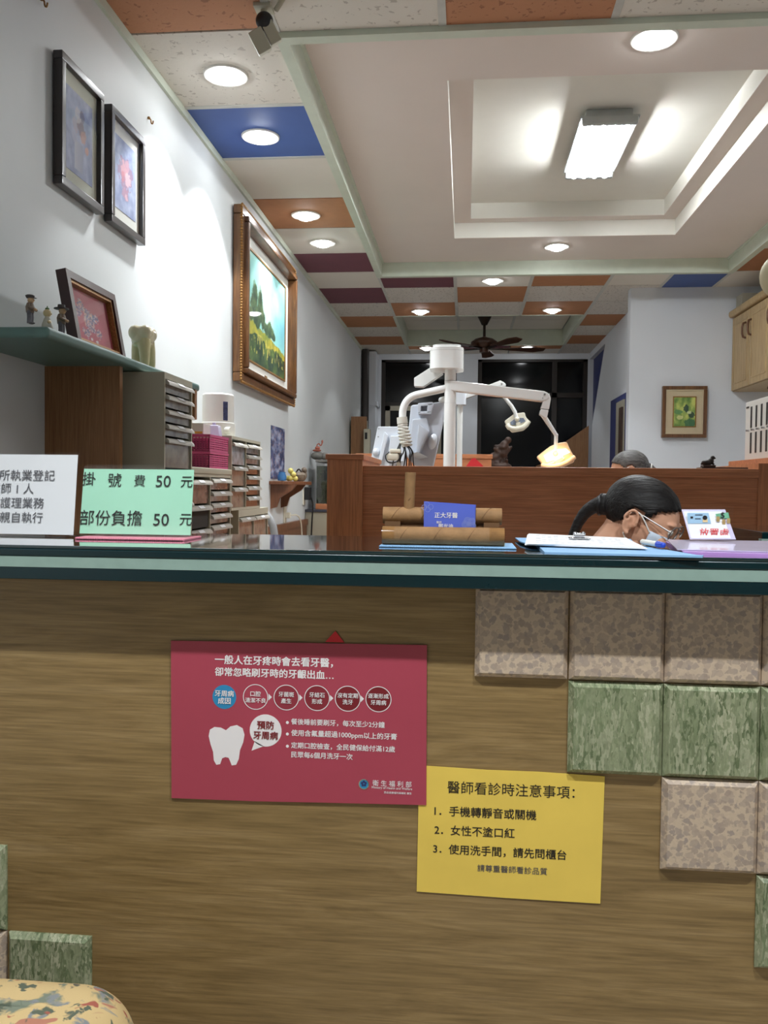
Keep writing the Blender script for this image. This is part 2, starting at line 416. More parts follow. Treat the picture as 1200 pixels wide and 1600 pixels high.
def disc_px(mb, px, py, rpx, Y, t=.0004, seg=40):
    p = at(px, py, Y); return mb.cyl(p+Vector((0, t, 0)), p, rpx*Y/FPX/1.0, seg=seg)
def ring_px(mb, px, py, rpx, wpx, Y):
    p = at(px, py, Y); k = Y/FPX; n = 44; a = []; b = []
    for i in range(n):
        u = Vector((cos(2*pi*i/n), 0, sin(2*pi*i/n))); a.append(mb.bm.verts.new(p+u*rpx*k)); b.append(mb.bm.verts.new(p+u*(rpx-wpx)*k))
    for i in range(n):
        j = (i+1) % n; mb.bm.faces.new((a[i], a[j], b[j], b[i]))
    return mb
def poly_px(mb, pts, Y, t=.0004, bev=0):
    return mb.prism([at(x, y, Y) for x, y in pts], (0, t, 0), bev)
def fbm(x, y, s=1.0, o=4): return noise.fractal(Vector((x*s, y*s, 3.7)), 1.0, 2.0, o)
def canvas(name, fn, o, ux, uy, parent, nx=70, ny=90, rough=.6, coat=0):
    """a painted sheet: fn(u, v) -> sRGB colour, u right and v up"""
    me = bpy.data.meshes.new(name); o, ux, uy = Vector(o)-ORG[parent], Vector(ux), Vector(uy)
    vs = [o+ux*(i/nx)+uy*(j/ny) for j in range(ny+1) for i in range(nx+1)]
    fs = [(j*(nx+1)+i, j*(nx+1)+i+1, (j+1)*(nx+1)+i+1, (j+1)*(nx+1)+i) for j in range(ny) for i in range(nx)]
    me.from_pydata(vs, [], fs); ca = me.color_attributes.new('paint', 'FLOAT_COLOR', 'POINT')
    for j in range(ny+1):
        for i in range(nx+1):
            k = fn(i/nx, j/ny); ca.data[j*(nx+1)+i].color = (lin(max(0, min(255, k[0]))), lin(max(0, min(255, k[1]))), lin(max(0, min(255, k[2]))), 1)
    me.materials.append(painted(name, rough, coat))
    q = bpy.data.objects.new(name, me); COL.objects.link(q); q.parent = parent; ORG[q] = ORG[parent]
    m = q.modifiers.new('t', 'SOLIDIFY'); m.thickness = .002; m.offset = -1 if ux.cross(uy).length else 0
    return q
def mix3(a, b, t): t = max(0, min(1, t)); return tuple(p+(q-p)*t for p, q in zip(a, b))

# ================================================================== THE ROOM
XL, XR, H, YB, YF = -1.26, 2.52, 2.82, 10.6, -2.6
MB().box((-1.42, YF-.1, -.06), (2.7, YB+.5, 0)).build('floor', M_floor, kind='structure')
MB().box((XL-.14, YF, 0), (XL, YB, 3.3)).build('wall_left', M_wall, kind='structure')
MB().box((XR, YF, 0), (XR+.14, 7.17, 3.3)).build('wall_right', M_wallcool, kind='structure')
MB().box((XL-.14, YF-.12, 0), (XR+.14, YF, 3.3)).build('wall_front', M_wall, kind='structure')
m = MB(); m.box((1.33, 7.17, 0), (XR+.14, 7.29, H+.02), .012)
m.build('wall_middle', M_wallcool, kind='structure')
# rear side wall of the treatment room, its far edge cut slanting below the blue opening
XS = 1.49
def sx(px, py): return at(px, py, XS, 'x')
m = MB(); e1, e2 = sx(945, 540), sx(925, 664)
yA, yZ = 7.29, 10.6
m.prism([(XS, yA, 0), (XS, yA, H), (XS, e1.y, H), (XS, e1.y, e1.z), (XS, e2.y, e2.z), (XS, e2.y, 0)], (.06, 0, 0))
m.box((XS, e1.y, e1.z+.02), (XS+.06, yZ, H))
m.build('wall_stair', M_wallcool, kind='structure')
m = MB(); m.box((XS+.05, e1.y-.2, 0), (XS+.09, yZ, e1.z+.03)); o = m.build('trim_4', M_navy, kind='structure')
# back wall with two dark windows
def bk(px, py): return at(px, py, YB)
w1a, w1b = bk(596, 562), bk(714, 562); w2a, w2b = bk(747, 563), bk(919, 563)
m = MB(); zt = w1a.z
m.box((XL-.14, YB, 0), (w1a.x, YB+.12, 3.3)); m.box((w1b.x, YB, 0), (w2a.x, YB+.12, zt)); m.box((w2b.x, YB, 0), (2.7, YB+.12, 3.3))
m.box((w1a.x, YB, zt), (w2b.x, YB+.12, 3.3)); m.box((w1a.x, YB, 0), (w2b.x, YB+.12, .5))
m.build('wall_back', M_wallcool, kind='structure')
def window(name, a, b, bars, hz):
    m = MB(); m.box((a, YB+.07, .5), (b, YB+.085, zt)); o = m.build(name, M_dark, kind='structure')
    m = MB(); f = .05
    m.box((a, YB+.02, .5), (a+f, YB+.1, zt)); m.box((b-f, YB+.02, .5), (b, YB+.1, zt)); m.box((a, YB+.02, zt-.03), (b, YB+.1, zt)); m.box((a, YB+.02, .5), (b, YB+.1, .56))
    for x in bars: m.box((x-.03, YB+.03, .5), (x+.03, YB+.09, zt))
    m.box((a, YB+.03, hz-.03), (b, YB+.09, hz+.03))
    m.build('window_frame', M_darkframe, o)
    return o
win1 = window('window_1', w1a.x, w1b.x, [], bk(650, 632).z)
m = MB(); a, b = bk(602, 634), bk(690, 634)
for lo, hi in (((a.x, .6), (a.x+.06, a.z)), ((b.x-.06, .6), (b.x, a.z)), ((a.x, a.z-.06), (b.x, a.z))): m.box((lo[0], YB+.01, lo[1]), (hi[0], YB+.06, hi[1]))
m.build('window_sash', M_beigeframe, win1)
win2 = window('window_2', w2a.x, w2b.x, [bk(866, 650).x], bk(800, 617).z)
# corner column with a cable pipe on the left
m = MB(); a, b = bk(571, 560), bk(592, 560)
m.box((a.x, YB-.35, 0), (b.x, YB, 2.8)); m.box((a.x-.01, YB-.37, bk(580, 634).z-.03), (b.x+.02, YB, bk(580, 634).z+.02)); m.build('trim_5', M_wallcool, kind='structure')
tag(MB().tube([(XL+.05, YB-.5, 1.85), (XL+.05, YB-.5, H-.02)], .045).build('cable_pipe', M_darkframe, loc=(XL+.05, YB-.5, 1.85)), 'dark upright pipe in the far left corner of the room', 'pipe')
# doorway in the rear side wall: navy jamb, grey frame, dark leaf
m = MB(); p0, p1 = sx(957, 730), sx(982, 625); yd0, yd1 = p1.y, p0.y
dz = sx(957, 628).z
m.box((XS-.03, yd0, 0), (XS-.002, yd1, dz)); dr = m.build('door_1', M_navy, kind='structure')
m = MB(); yq = sx(970, 640).y; m.box((XS-.045, yd0, 0), (XS-.03, yq, dz-.06)); m.build('door_frame', M_beigeframe, dr)
m = MB(); yq2 = sx(977, 640).y; m.box((XS-.06, yd0, 0), (XS-.045, yq2, dz-.13)); m.build('door_leaf', M_driftwood, dr)
# stair side board of brown wood
m = MB(); YS = YB-.25
m.prism([at(838, 728, YS), at(866, 715, YS), at(884, 690, YS), at(920, 665, YS), (at(920, 665, YS).x, YS, .0), (at(838, 728, YS).x, YS, .0)], (0, .05, 0))
tag(m.build('stair_side_board', M_brownwood, loc=(at(900, 728, YS).x, YS, .3)), 'brown sloping stair board in the far right corner below the dark window', 'stairs')
# mouldings
m = MB(); m.box((XL, YF, H-.035), (XL+.014, YB, H)); m.build('trim_1', M_green, kind='structure')
m = MB(); m.box((XL, 4.3, 0), (XL+.02, 6.58, .86)); m.box((XL, 4.3, .86), (XL+.03, 6.58, .905)); m.build('trim_2', M_shelfwood, kind='structure')
m = MB(); m.box((XL, YF, 0), (XL+.012, 4.3, .09)); m.build('baseboard_left', M_redwood, kind='structure')

# ------------------------------------------------------------------ ceiling
CM = [M_tileplain, M_tilewhite, M_tilespot, M_orange, M_orangetex, M_blue, M_maroon, M_tbar, M_green, M_panelpink, M_cofferwhite, M_wallcool]
W, WT, WS, O, OT, BL, MR = 0, 1, 2, 3, 4, 5, 6
ce = MB()
def cell(x0, x1, y0, y1, k, z=H): ce.mi = k; ce.box((x0+.008, y0+.006, z), (x1-.008, y1-.006, z+.03))
xs = [-1.26, -.706, -.104, .499, 1.112, 1.72, 2.33, 2.56]
rowsL = [2.46, 3.06, 3.665, 4.25, 4.86, 5.42, 6.015, 6.54, 7.07, 7.65, 8.25, 8.8, 9.36, 9.9, 10.6]
colL = [OT, WT, BL, W, O, W, MR, W, MR, WS, O, WS, O, WT]
for k in range(14): cell(XL, xs[1], rowsL[k], rowsL[k+1], colL[k])
front = {(1): WT, (2): OT, (3): WT, 4: OT, 5: WT, 6: OT}
for k in range(1, 7): cell(xs[k], xs[k+1], 2.46, 3.09, front[k])
yy = [2.46-.605*i for i in range(9)]
for r in range(8):
    for k in range(7): cell(xs[k], xs[k+1], yy[r+1], yy[r], (WT, OT, WT, WT)[(r+2*k+(k+r) % 2) % 4] if (r+k) % 5 else BL)
rows = [6.66, 7.08, 7.66, 8.25]
mid = {1: (MR, WS, O), 2: (W, O, WS), 3: (O, WS, O), 4: (W, WS, WS)}
for k, cc in mid.items():
    for r in range(3): cell(xs[k], xs[k+1] if k < 4 else 1.56, rows[r], rows[r+1], cc[r])
cell(1.56, 1.985, rows[0], 7.2, BL); cell(1.985, 2.56, rows[0], 7.2, W)
for r, q in zip(range(4), (O, WS, O, WS)): cell(xs[4], xs[5]-.1, rowsL[10+r], rowsL[11+r], q)
for k, q in ((1, O), (2, MR), (3, O)): cell(xs[k], xs[k+1], 9.97, 10.25, q); cell(xs[k], xs[k+1], 10.25, 10.6, W)
ys2 = [3.06, 3.66, 4.26, 4.86, 5.46, 6.06, 6.66]
for r in range(6): cell(1.98, 2.56, ys2[r], ys2[r+1], (W, O, W, O, W, O)[r])
# fan recess
RX0, RX1, RY0, RY1, RZ = xs[1]+.01, 1.09, 8.27, 9.96, 3.0
for k, cc in ((1, (W, W, W)), (2, (O, W, W)), (3, (W, W, W))):
    for r in range(3): cell(xs[k], min(xs[k+1], RX1), RY0+.563*r, RY0+.563*(r+1), cc[r], RZ)
ce.mi = 8
ce.box((RX0-.03, RY0, H-.004), (RX0, RY1, RZ)); ce.box((RX1, RY0, H-.004), (RX1+.03, RY1, RZ)); ce.box((RX0, RY1, H-.004), (RX1, RY1+.03, RZ)); ce.box((RX0, RY0-.03, H-.004), (RX1, RY0, RZ))
# grid bars
ce.mi = 7
ce.box((xs[1]-.011, 6.66, H-.003), (xs[1]+.011, YB, H+.004))
for k in (2, 3): ce.box((xs[k]-.014, 6.66, H-.004), (xs[k]+.014, RY0, H+.004)); ce.box((xs[k]-.014, RY0, RZ-.004), (xs[k]+.014, RY1, RZ+.004))
ce.box((xs[4]-.014, 6.66, H-.003), (xs[4]+.014, YB, H+.004))
for x in (1.56, 1.985): ce.box((x-.012, 6.66, H-.003), (x+.012, 7.2, H+.004))
for k in range(1, 7): ce.box((xs[k]-.014, YF, H-.003), (xs[k]+.014, 3.09, H+.004))
for y in (3.665, 4.25): ce.box((XL, y-.012, H-.004), (xs[1], y+.012, H+.004))
# pale green frame of the coffered field
TX0, TX1, TY0, TY1, HP = -.713, 1.985, 3.085, 6.65, 2.905
ce.mi = 8
ce.box((TX0, TY0+.05, H-.022), (TX0+.045, TY1-.05, HP)); ce.box((TX1-.045, TY0+.05, H-.022), (TX1, TY1-.05, HP)); ce.box((TX0, TY0, H-.022), (TX1, TY0+.05, HP)); ce.box((TX0, TY1-.05, H-.022), (TX1, TY1, HP))
ce.box((TX0+.045, TY0+.05, HP-.012), (TX0+.06, TY1-.05, HP)); ce.box((TX1-.06, TY0+.05, HP-.012), (TX1-.045, TY1-.05, HP))
# stepped coffer
C0 = (-.10, 1.40, 3.68, 5.99); C1 = (.012, 1.305, 3.80, 5.905); Z1, Z2 = 3.012, 3.118
ce.mi = 9
def ringz(o, i, z, t):
    ce.box((o[0], o[2], z), (i[0], o[3], z+t)); ce.box((i[1], o[2], z), (o[1], o[3], z+t)); ce.box((i[0], o[2], z), (i[1], i[2], z+t)); ce.box((i[0], i[3], z), (i[1], o[3], z+t))
ringz((TX0, TX1, TY0, TY1), C0, HP, .003)
ce.mi = 9; ringz((C0[0]-.02, C0[1]+.02, C0[2]-.02, C0[3]+.02), C1, Z1, .003)
ce.mi = 10
def facez(i, z0, z1, t=.02):
    ce.box((i[0]-t, i[2]-t, z0), (i[0], i[3]+t, z1)); ce.box((i[1], i[2]-t, z0), (i[1]+t, i[3]+t, z1)); ce.box((i[0], i[2]-t, z0), (i[1], i[2], z1)); ce.box((i[0], i[3], z0), (i[1], i[3]+t, z1))
facez(C0, HP+.0031, Z1); facez(C1, Z1+.0031, Z2)
ce.box((C1[0]-.05, C1[2]-.05, Z2), (C1[1]+.05, C1[3]+.05, Z2+.02))
# unseen slab above the tiles, added to block light
ce.mi = 11; ce.box((-1.4, YF-.1, 3.3), (2.7, YB+.15, 3.4)); ce.box((2.5, 7.2, 2.5), (2.7, YB, 3.3))
ce.build('ceiling', CM, kind='structure')

# ------------------------------------------------------------------ ceiling lights
def spot(name, power, size=104, blend=.25, parent=None, loc=(0, 0, 0), col=LIGHT_COL, rad=.035):
    l = bpy.data.lights.new(name, 'SPOT'); l.energy = power; l.color = col; l.spot_size = radians(size); l.spot_blend = blend; l.shadow_soft_size = rad
    o = bpy.data.objects.new(name, l); COL.objects.link(o); o.location = loc
    if parent is not None: o.parent = parent
    return o
def make_downlight(loc, label, power):
    t = thing('downlight', label, 'ceiling light', (0, 0, 0), 'round recessed ceiling downlights')
    MB().lathe([(.062, -.002), (.066, -.007), (.086, -.008), (.09, -.004), (.09, .0), (.062, 0)], seg=40).build('trim_ring', M_trim, t)
    MB().lathe([(0, -.032), (.025, -.030), (.045, -.022), (.058, -.010), (.062, -.001), (.062, .001), (0, .001)], seg=40).build('lens', M_lens, t)
    spot('lamp', power, parent=t, loc=(0, 0, -.036))
    t.location = loc; ORG[t] = Vector(loc); return t
DL = [((-.984, 3.387, H), 'bright round downlight in the white tile between orange and blue tiles, nearest the viewer', 2.0),
      ((-.989, 3.988, H), 'round downlight with white rim in the blue ceiling tile by the left wall', 1.7),
      ((-.993, 5.155, H), 'round downlight in the orange ceiling tile beside the left wall', .8),
      ((-.989, 5.74, H), 'round downlight in the white tile just in front of the first maroon tile', .8),
      ((.70, 3.398, HP), 'bright downlight on the pinkish ceiling panel near the upper right of the photo', 1.1),
      ((.63, 6.227, HP), 'downlight on the pinkish ceiling panel between coffer and back green moulding', .9),
      ((.195, 6.858, H), 'downlight in the white tile just behind the green moulding of the coffered panel', .6),
      ((-.443, 8.015, H), 'downlight in the orange tile before the fan recess, above the dental pole', .45),
      ((.779, 8.011, H), 'downlight in the orange tile before the fan recess, right of the fan rod', .45),
      ((-.482, 10.12, H), 'small far downlight behind the fan recess, left of the fan', .3),
      ((.703, 10.13, H), 'small far downlight behind the fan recess, right of the fan', .3)]
d0 = None
for loc, lab, k in DL:
    if d0 is None: d0 = make_downlight(loc, lab, P_SPOT*k); d = d0
    else:
        d = dup(d0, loc, lab)
        for ch in d.children:
            if ch.type == 'LIGHT': ch.data = ch.data.copy(); ch.data.energy = P_SPOT*k
for x, y in ((-.4, .34), (.8, .34)):
    d = dup(d0, (x, y, H), 'round downlight over the waiting side in front of the counter')
    for ch in d.children:
        if ch.type == 'LIGHT': ch.data = ch.data.copy(); ch.data.energy = P_WAIT; ch.data.spot_size = radians(112)
# four-tube fluorescent fitting in the coffer
FX0, FX1, FY0, FY1, FZ = .56, .86, 4.45, 5.24, Z2
t = thing('tube_light', 'four-tube fluorescent light fitting inside the coffered ceiling', 'ceiling light', (.71, 4.85, FZ))
m = MB(); m.box((FX0+.03, FY0+.04, FZ-.045), (FX1-.03, FY1-.04, FZ), .008); m.box((FX0+.012, FY0+.01, FZ-.054), (FX1-.012, FY1-.01, FZ-.046)); m.build('ballast_housing', M_fix, t)
for y in (FY0, FY1-.035): MB().box((FX0+.01, y, FZ-.094), (FX1-.01, y+.035, FZ-.05), .01).build('end_cap', M_fix, t)
for x in (FX0, FX1-.024): MB().box((x, FY0+.01, FZ-.058), (x+.024, FY1-.01, FZ-.044), .005).build('side_rail', M_fix, t)
for i in range(4):
    x = FX0+.06+i*(FX1-FX0-.12)/3
    MB().cyl((x, FY0+.03, FZ-.085), (x, FY1-.03, FZ-.085), .013, seg=16).build('tube', M_tube, t)
m = MB()
for i in range(3):
    x = FX0+.06+(i+.5)*(FX1-FX0-.12)/3
    for y in (FY0+.03, FY1-.08): MB().box((x-.012, y, FZ-.1), (x+.012, y+.05, FZ-.055), .004).build('tube_clip', M_clear, t)

# ------------------------------------------------------------------ ceiling fan
FC = at(757, 505, 9.1); FC = Vector((FC.x, 9.1, RZ))
t = thing('ceiling_fan', 'dark wooden ceiling fan hanging in the recess at the far end', 'fan', FC)
zf = at(755, 536, 9.1).z
MB().lathe([(0, -.12), (.03, -.11), (.075, -.02), (.08, 0), (0, 0)], FC).build('canopy', M_bronze, t)
MB().cyl((FC.x, FC.y, RZ-.1), (FC.x, FC.y, zf+.05), .014).build('downrod', M_bronze, t)
MB().lathe([(0, .075), (.03, .06), (.1, .04), (.142, .008), (.142, -.012), (.1, -.05), (.05, -.055), (.05, -.1), (0, -.105)], (FC.x, FC.y, zf)).build('motor_housing', M_fanwood, t)
for k in range(5):
    a = radians(12+72*k); dv = Vector((cos(a), sin(a), 0)); sv = Vector((-sin(a), cos(a), 0)); o = Vector((FC.x, FC.y, zf-.06))
    m = MB(); m.prism([o+dv*.2-sv*.05, o+dv*.55-sv*.068+Vector((0, 0, .012)), o+dv*.66-sv*.03+Vector((0, 0, .012)), o+dv*.66+sv*.04, o+dv*.55+sv*.068-Vector((0, 0, .012)), o+dv*.2+sv*.05], (0, 0, .008))
    b = m.build('blade', M_fanwood, t)
    m = MB(); m.box((-.0, -.02, -.006), (.16, .02, .006)); q = MB(); q.add(m, Matrix.Translation(o+dv*.06) @ Matrix.Rotation(a, 4, 'Z')); q.build('blade_bracket', M_bronze, b)

# ------------------------------------------------------------------ security camera near the top edge
p = at(412, 18, 2.92)
t = thing('ceiling_camera', 'beige bracket camera with dark round lens under the ceiling at the top edge', 'camera', (p.x, p.y, H))
m = MB(); m.box((p.x-.03, p.y-.03, H-.012), (p.x+.03, p.y+.03, H)); m.cyl((p.x, p.y, H), (p.x, p.y, H-.07), .011); m.cyl((p.x+.05, p.y-.03, H-.03), (p.x+.09, p.y-.07, H-.005), .009); m.build('bracket', M_beige, t)
R = Matrix.Translation((p.x+.002, p.y-.005, H-.115)) @ Matrix.Rotation(radians(-28), 4, 'Y') @ Matrix.Rotation(radians(25), 4, 'X')
m = MB(); m.obox(R @ Matrix.Translation((-.014, 0, 0)), (.05, .085, .075), .004); m.obox(R @ Matrix.Translation((.034, 0, .004)), (.04, .085, .07), .004); m.build('housing', M_beige, t)
m = MB(); m.ball(R @ Vector((.03, -.02, .045)), (.03, .03, .03)); m.build('lens', M_black, t)

# ================================================================== RECEPTION COUNTER
CT = 1.0707; CE = 1.275; CBK = 1.66; PY = 1.345
rc = thing('reception_counter', 'reception counter with oak front, dark green top and raised stone tiles', 'counter', (0, PY, 0))
MB().box((-1.24, PY, 0), (1.15, PY+.03, 1.0166)).build('front_panel', M_counterwood, rc)
m = MB(); m.box((-1.24, CE+.003, 1.0166), (1.15, CBK, 1.0522), .003); m.box((-1.24, CE, 1.0528), (1.15, CBK, CT-.005), .003, 3); wt = m.build('worktop', M_counteredge, rc)
MB().box((-1.24, CE+.002, CT-.0049), (1.15, CBK, CT), .0015).build('glass_top', M_counter, rc)
m = MB(); m.box((-1.24, CE-.0005, 1.0363), (1.15, CE+.02, 1.0528)); m.build('pale_edge_band', M_band, wt)
m = MB(); m.box((-1.24, CE-.0004, 1.0168), (1.15, CE+.02, 1.0360), .002); m.build('lower_edge', M_counteredge, wt)
MB().box((-1.24, PY+.03, .5), (1.15, PY+.19, .53)).build('inner_shelf', M_redwood, rc)
def accent(x, z, mat, lab):
    s = .1445; y0, y1, b = PY-.0125, PY, .0075
    m = MB(); B = m.bm
    o = [B.verts.new((x+i, y1, z+j)) for i, j in ((0, 0), (s, 0), (s, s), (0, s))]
    q = [B.verts.new((x+i, y1-.0035, z+j)) for i, j in ((0, 0), (s, 0), (s, s), (0, s))]
    f = [B.verts.new((x+i, y0, z+j)) for i, j in ((b, b), (s-b, b), (s-b, s-b), (b, s-b))]
    B.faces.new(f)
    for k in range(4):
        j = (k+1) % 4; B.faces.new((o[k], o[j], q[j], q[k])); B.faces.new((q[k], q[j], f[j], f[k]))
    ob = m.build('stone_tile', mat, rc); ob['label'] = lab
rowz = [.8705, .7235, .577, .43, .285, .14]
colx = [.0185, .1655, .311, .4565, .603, .749, .895]
for r in range(6):
    for k in range(r, 7):
        accent(colx[k], rowz[r] if r else .8705, M_tilegreen if r % 2 else M_tilepink, 'green mottled bevelled tile' if r % 2 else 'pinkish speckled bevelled tile')
for (x, z, g) in ((-.9055, .4135, 1), (-1.052, .4135, 0), (-.9055, .267, 0), (-.757, .267, 1), (-1.052, .267, 0), (-.609, .121, 0), (-.757, .121, 1)):
    accent(x, z, M_tilegreen if g else M_tilepink, 'green mottled bevelled tile' if g else 'pinkish speckled bevelled tile')
# side return with the same edge at the right end
p = at(1191, 816, 2.1); t = thing('side_counter', 'short counter return with dark green edge at the far right', 'counter', (p.x+.3, 2.3, 0))
MB().box((p.x, 2.1, CT-.05), (p.x+.6, 2.5, CT), .004).build('worktop', M_counter, t)
MB().box((p.x-.0005, 2.0995, CT-.034), (p.x+.6, 2.12, CT-.017)).build('pale_edge_band', M_band, t)
MB().box((p.x+.12, 2.2, 0), (p.x+.55, 2.48, CT-.05)).build('base_panel', M_counterwood, t)

# ------------------------------------------------------------------ poster and notices on the counter front
Y1 = PY-.0035
po = MB(); poly_px(po, [(267, 1001), (667, 1008), (666, 1258), (500, 1254), (400, 1252), (268, 1247)], Y1, .0012)
b = at(467, 1250, Y1); po = po.build('poster', M_red, loc=b); tag(po, 'crimson poster with a white tooth and white lettering on the counter front', 'poster')
yt = Y1-.0003
text_px('一般人在牙疼時會去看牙醫，', 336, 520, 1033, yt, M_whiteink, po, .02)
text_px('卻常忽略刷牙時的牙齦出血…', 336, 521, 1052, yt, M_whiteink, po, .02)
m = MB(); disc_px(m, 350.5, 1089, 19.5, yt); q = m.build('printed_circle', M_poscircle, po)
for i, (a, bb) in enumerate((('口腔', '清潔不良'), ('牙菌斑', '產生'), ('牙結石', '形成'), ('沒有定期', '洗牙'), ('逐漸形成', '牙周病'))):
    px, py = 399.3+48*i, 1089+i*.9
    if i:
        m = MB(); disc_px(m, px, py, 19.5, yt); m.build('printed_circle', plain('print_red_%d' % i, mix3(c(172, 66, 84), c(120, 24, 34), .35+.2*i)+(1,), .5), po)
    m = MB(); ring_px(m, px, py, 20.6, 1.2, yt-.0002)
    if i < 4: k = 24.3; poly_px(m, [(px+20.3, py-5), (px+25.5, py+.3), (px+20.3, py+5.5)], yt-.0002, .0002)
    m.build('printed_ring', M_whiteink, po)
    for s, dy in ((a, -5), (bb, 5.2)):
        wd = len(s)*8.0; text_px(s, px-wd/2, px+wd/2, py+dy, yt-.0006, M_whiteink, po, .012)
for s, dy in (('牙周病', -5.5), ('成因', 6)):
    wd = len(s)*9.8; text_px(s, 350.5-wd/2, 350.5+wd/2, 1089+dy, yt-.0006, M_whiteink, po, .015)
m = MB(); disc_px(m, 415, 1141.5, 26, yt); poly_px(m, [(398, 1158), (393, 1173), (412, 1166)], yt, .0004); m.build('speech_bubble', M_whiteink, po)
text_px('預防', 402, 428, 1133, yt-.0006, M_darkred, po, .02); text_px('牙周病', 396, 434, 1149, yt-.0006, M_darkred, po, .02)
m = MB()
tp = [(326, 1150), (328, 1140), (335, 1136), (345, 1137), (353, 1141), (360, 1135), (370, 1133), (379, 1138), (382, 1148), (380, 1160), (375, 1172), (373, 1186), (369, 1195), (362, 1196), (359, 1188), (357, 1184), (352, 1183), (347, 1185), (344, 1194), (338, 1195), (334, 1188), (333, 1175), (329, 1163)]
poly_px(m, tp, yt, .0004); m.build('printed_tooth', M_whiteink, po)
for s, x1, y in (('餐後睡前要刷牙，每次至少2分鐘', 601, 1130), ('使用含氟量超過1000ppm以上的牙膏', 620, 1148.7), ('定期口腔檢查，全民健保給付滿12歲', 617, 1167.5), ('民眾每6個月洗牙一次', 551, 1180.7)):
    text_px(s, 455, x1, y, yt, M_whiteink, po, .012)
m = MB()
for y in (1129, 1147, 1166): disc_px(m, 449, y, 2.4, yt)
m.build('bullet_mark', M_whiteink, po)
m = MB(); disc_px(m, 568.5, 1225.5, 8.3, yt); q = m.build('emblem', M_poscircle, po)
m = MB()
for k in range(5): disc_px(m, 568.5+3*sin(k*1.2566), 1224.5-3*cos(k*1.2566), 1.9, yt-.0004)
m.build('emblem_flower', M_navy, q)
m = MB(); ring_px(m, 568.5, 1225.5, 8.3, 1.3, yt-.0003); m.build('emblem_rim', M_tilegreen, q)
text_px('衛 生 福 利 部', 582, 643, 1224.5, yt, M_whiteink, po, .0); text_px('Ministry of Health and Welfare', 581, 644, 1232, yt, M_whiteink, po, .0); text_px('菸品健康福利捐補助 廣告', 600, 643, 1239, yt, M_whiteink, po)
m = MB(); poly_px(m, [(508, 1003), (524, 986), (538, 1004)], Y1+.0014, .0008)
tag(m.build('red_paper_slip', M_redpaper, loc=at(523, 1004, Y1)), 'red paper corner peeking out above the crimson poster', 'paper')
Y2 = PY-.0018
m = MB(); poly_px(m, [(655, 1196), (760, 1203), (840, 1206), (945, 1213), (938, 1412), (790, 1403), (651, 1393), (653, 1300)], Y2, .001)
ye = m.build('notice', M_yellow, loc=at(795, 1405, Y2)); tag(ye, 'yellow paper notice with black handwriting-style text on the counter front', 'notice')
yt = Y2-.0003
text_px('醫師看診時注意事項：', 699, 898, 1234, yt, M_ink, ye, -.004)
text_px('1．手機轉靜音或關機', 679, 838, 1270, yt, M_ink, ye, .008); text_px('2．女性不塗口紅', 679, 804, 1299, yt, M_ink, ye, .008)
text_px('3．使用洗手間，請先問櫃台', 677, 885, 1331, yt, M_ink, ye, .008); text_px('請尊重醫師看診品質', 746, 855, 1359, yt, M_inkgrey, ye, -.004)

# ------------------------------------------------------------------ on the counter top
def sheet_stand(label, x0, x1, y, z1, mat, cat, lean=.02):
    t = thing('sign_holder', label, cat, ((x0+x1)/2, y, CT))
    m = MB(); m.box((x0, y-.035, CT), (x1, y+.045, CT+.002)); m.prism([(x0, y, CT+.002), (x1, y, CT+.002), (x1, y+lean, z1), (x0, y+lean, z1)], (0, .002, 0)); m.prism([(x0, y-.005, CT+.002), (x1, y-.005, CT+.002), (x1, y+lean-.005, z1-.004), (x0, y+lean-.005, z1-.004)], (0, .0015, 0)); m.build('acrylic_stand', M_clear, t)
    return t
SY = 1.485
# white registration sign
a = at(122, 709, SY+.015); b = at(122, 834, SY)
t = sheet_stand('white printed sign in a clear stand at the left end of the counter', a.x-.235, a.x, SY, a.z+.002, M_paper, 'sign')
m = MB(); m.prism([(a.x-.232, SY-.0022, CT+.004), (a.x-.001, SY-.0022, CT+.004), (a.x-.001, SY+.0165, a.z-.002), (a.x-.232, SY+.0165, a.z-.002)], (0, .0008, 0)); m.build('paper', M_paper, t)
lean = Matrix.Rotation(-atan2(.0187, a.z-.002-CT-.004), 4, 'X')
def on_lean(s, x0, x1, py, yb, zref, mat, parent, bold=0, ht=None, zb=CT+.004, slope=.0187, hh=None):
    k = slope/hh; p = at(x0, py, yb); yy = yb+k*(p.z-zb); p = at(x0, py, yy); q = at(x1, py, yy)
    return lettering(s, Matrix.Translation((p.x, yy-.0006, (p.z+q.z)/2)) @ Matrix.Rotation(-math.atan(k), 4, 'X') @ RX90, q.x-p.x, mat, parent, ht, bold)
hh = a.z-.002-CT-.004
for s, x0, x1, y in (('診所執業登記', -18, 86, 742.5), ('醫師 1 人', -15, 53, 763), ('護理業務', 1, 69, 785.5), ('應親自執行', -17, 67, 808)):
    on_lean(s, x0, x1, y, SY-.0030, 0, M_inkgrey, t, -.004, hh=hh)
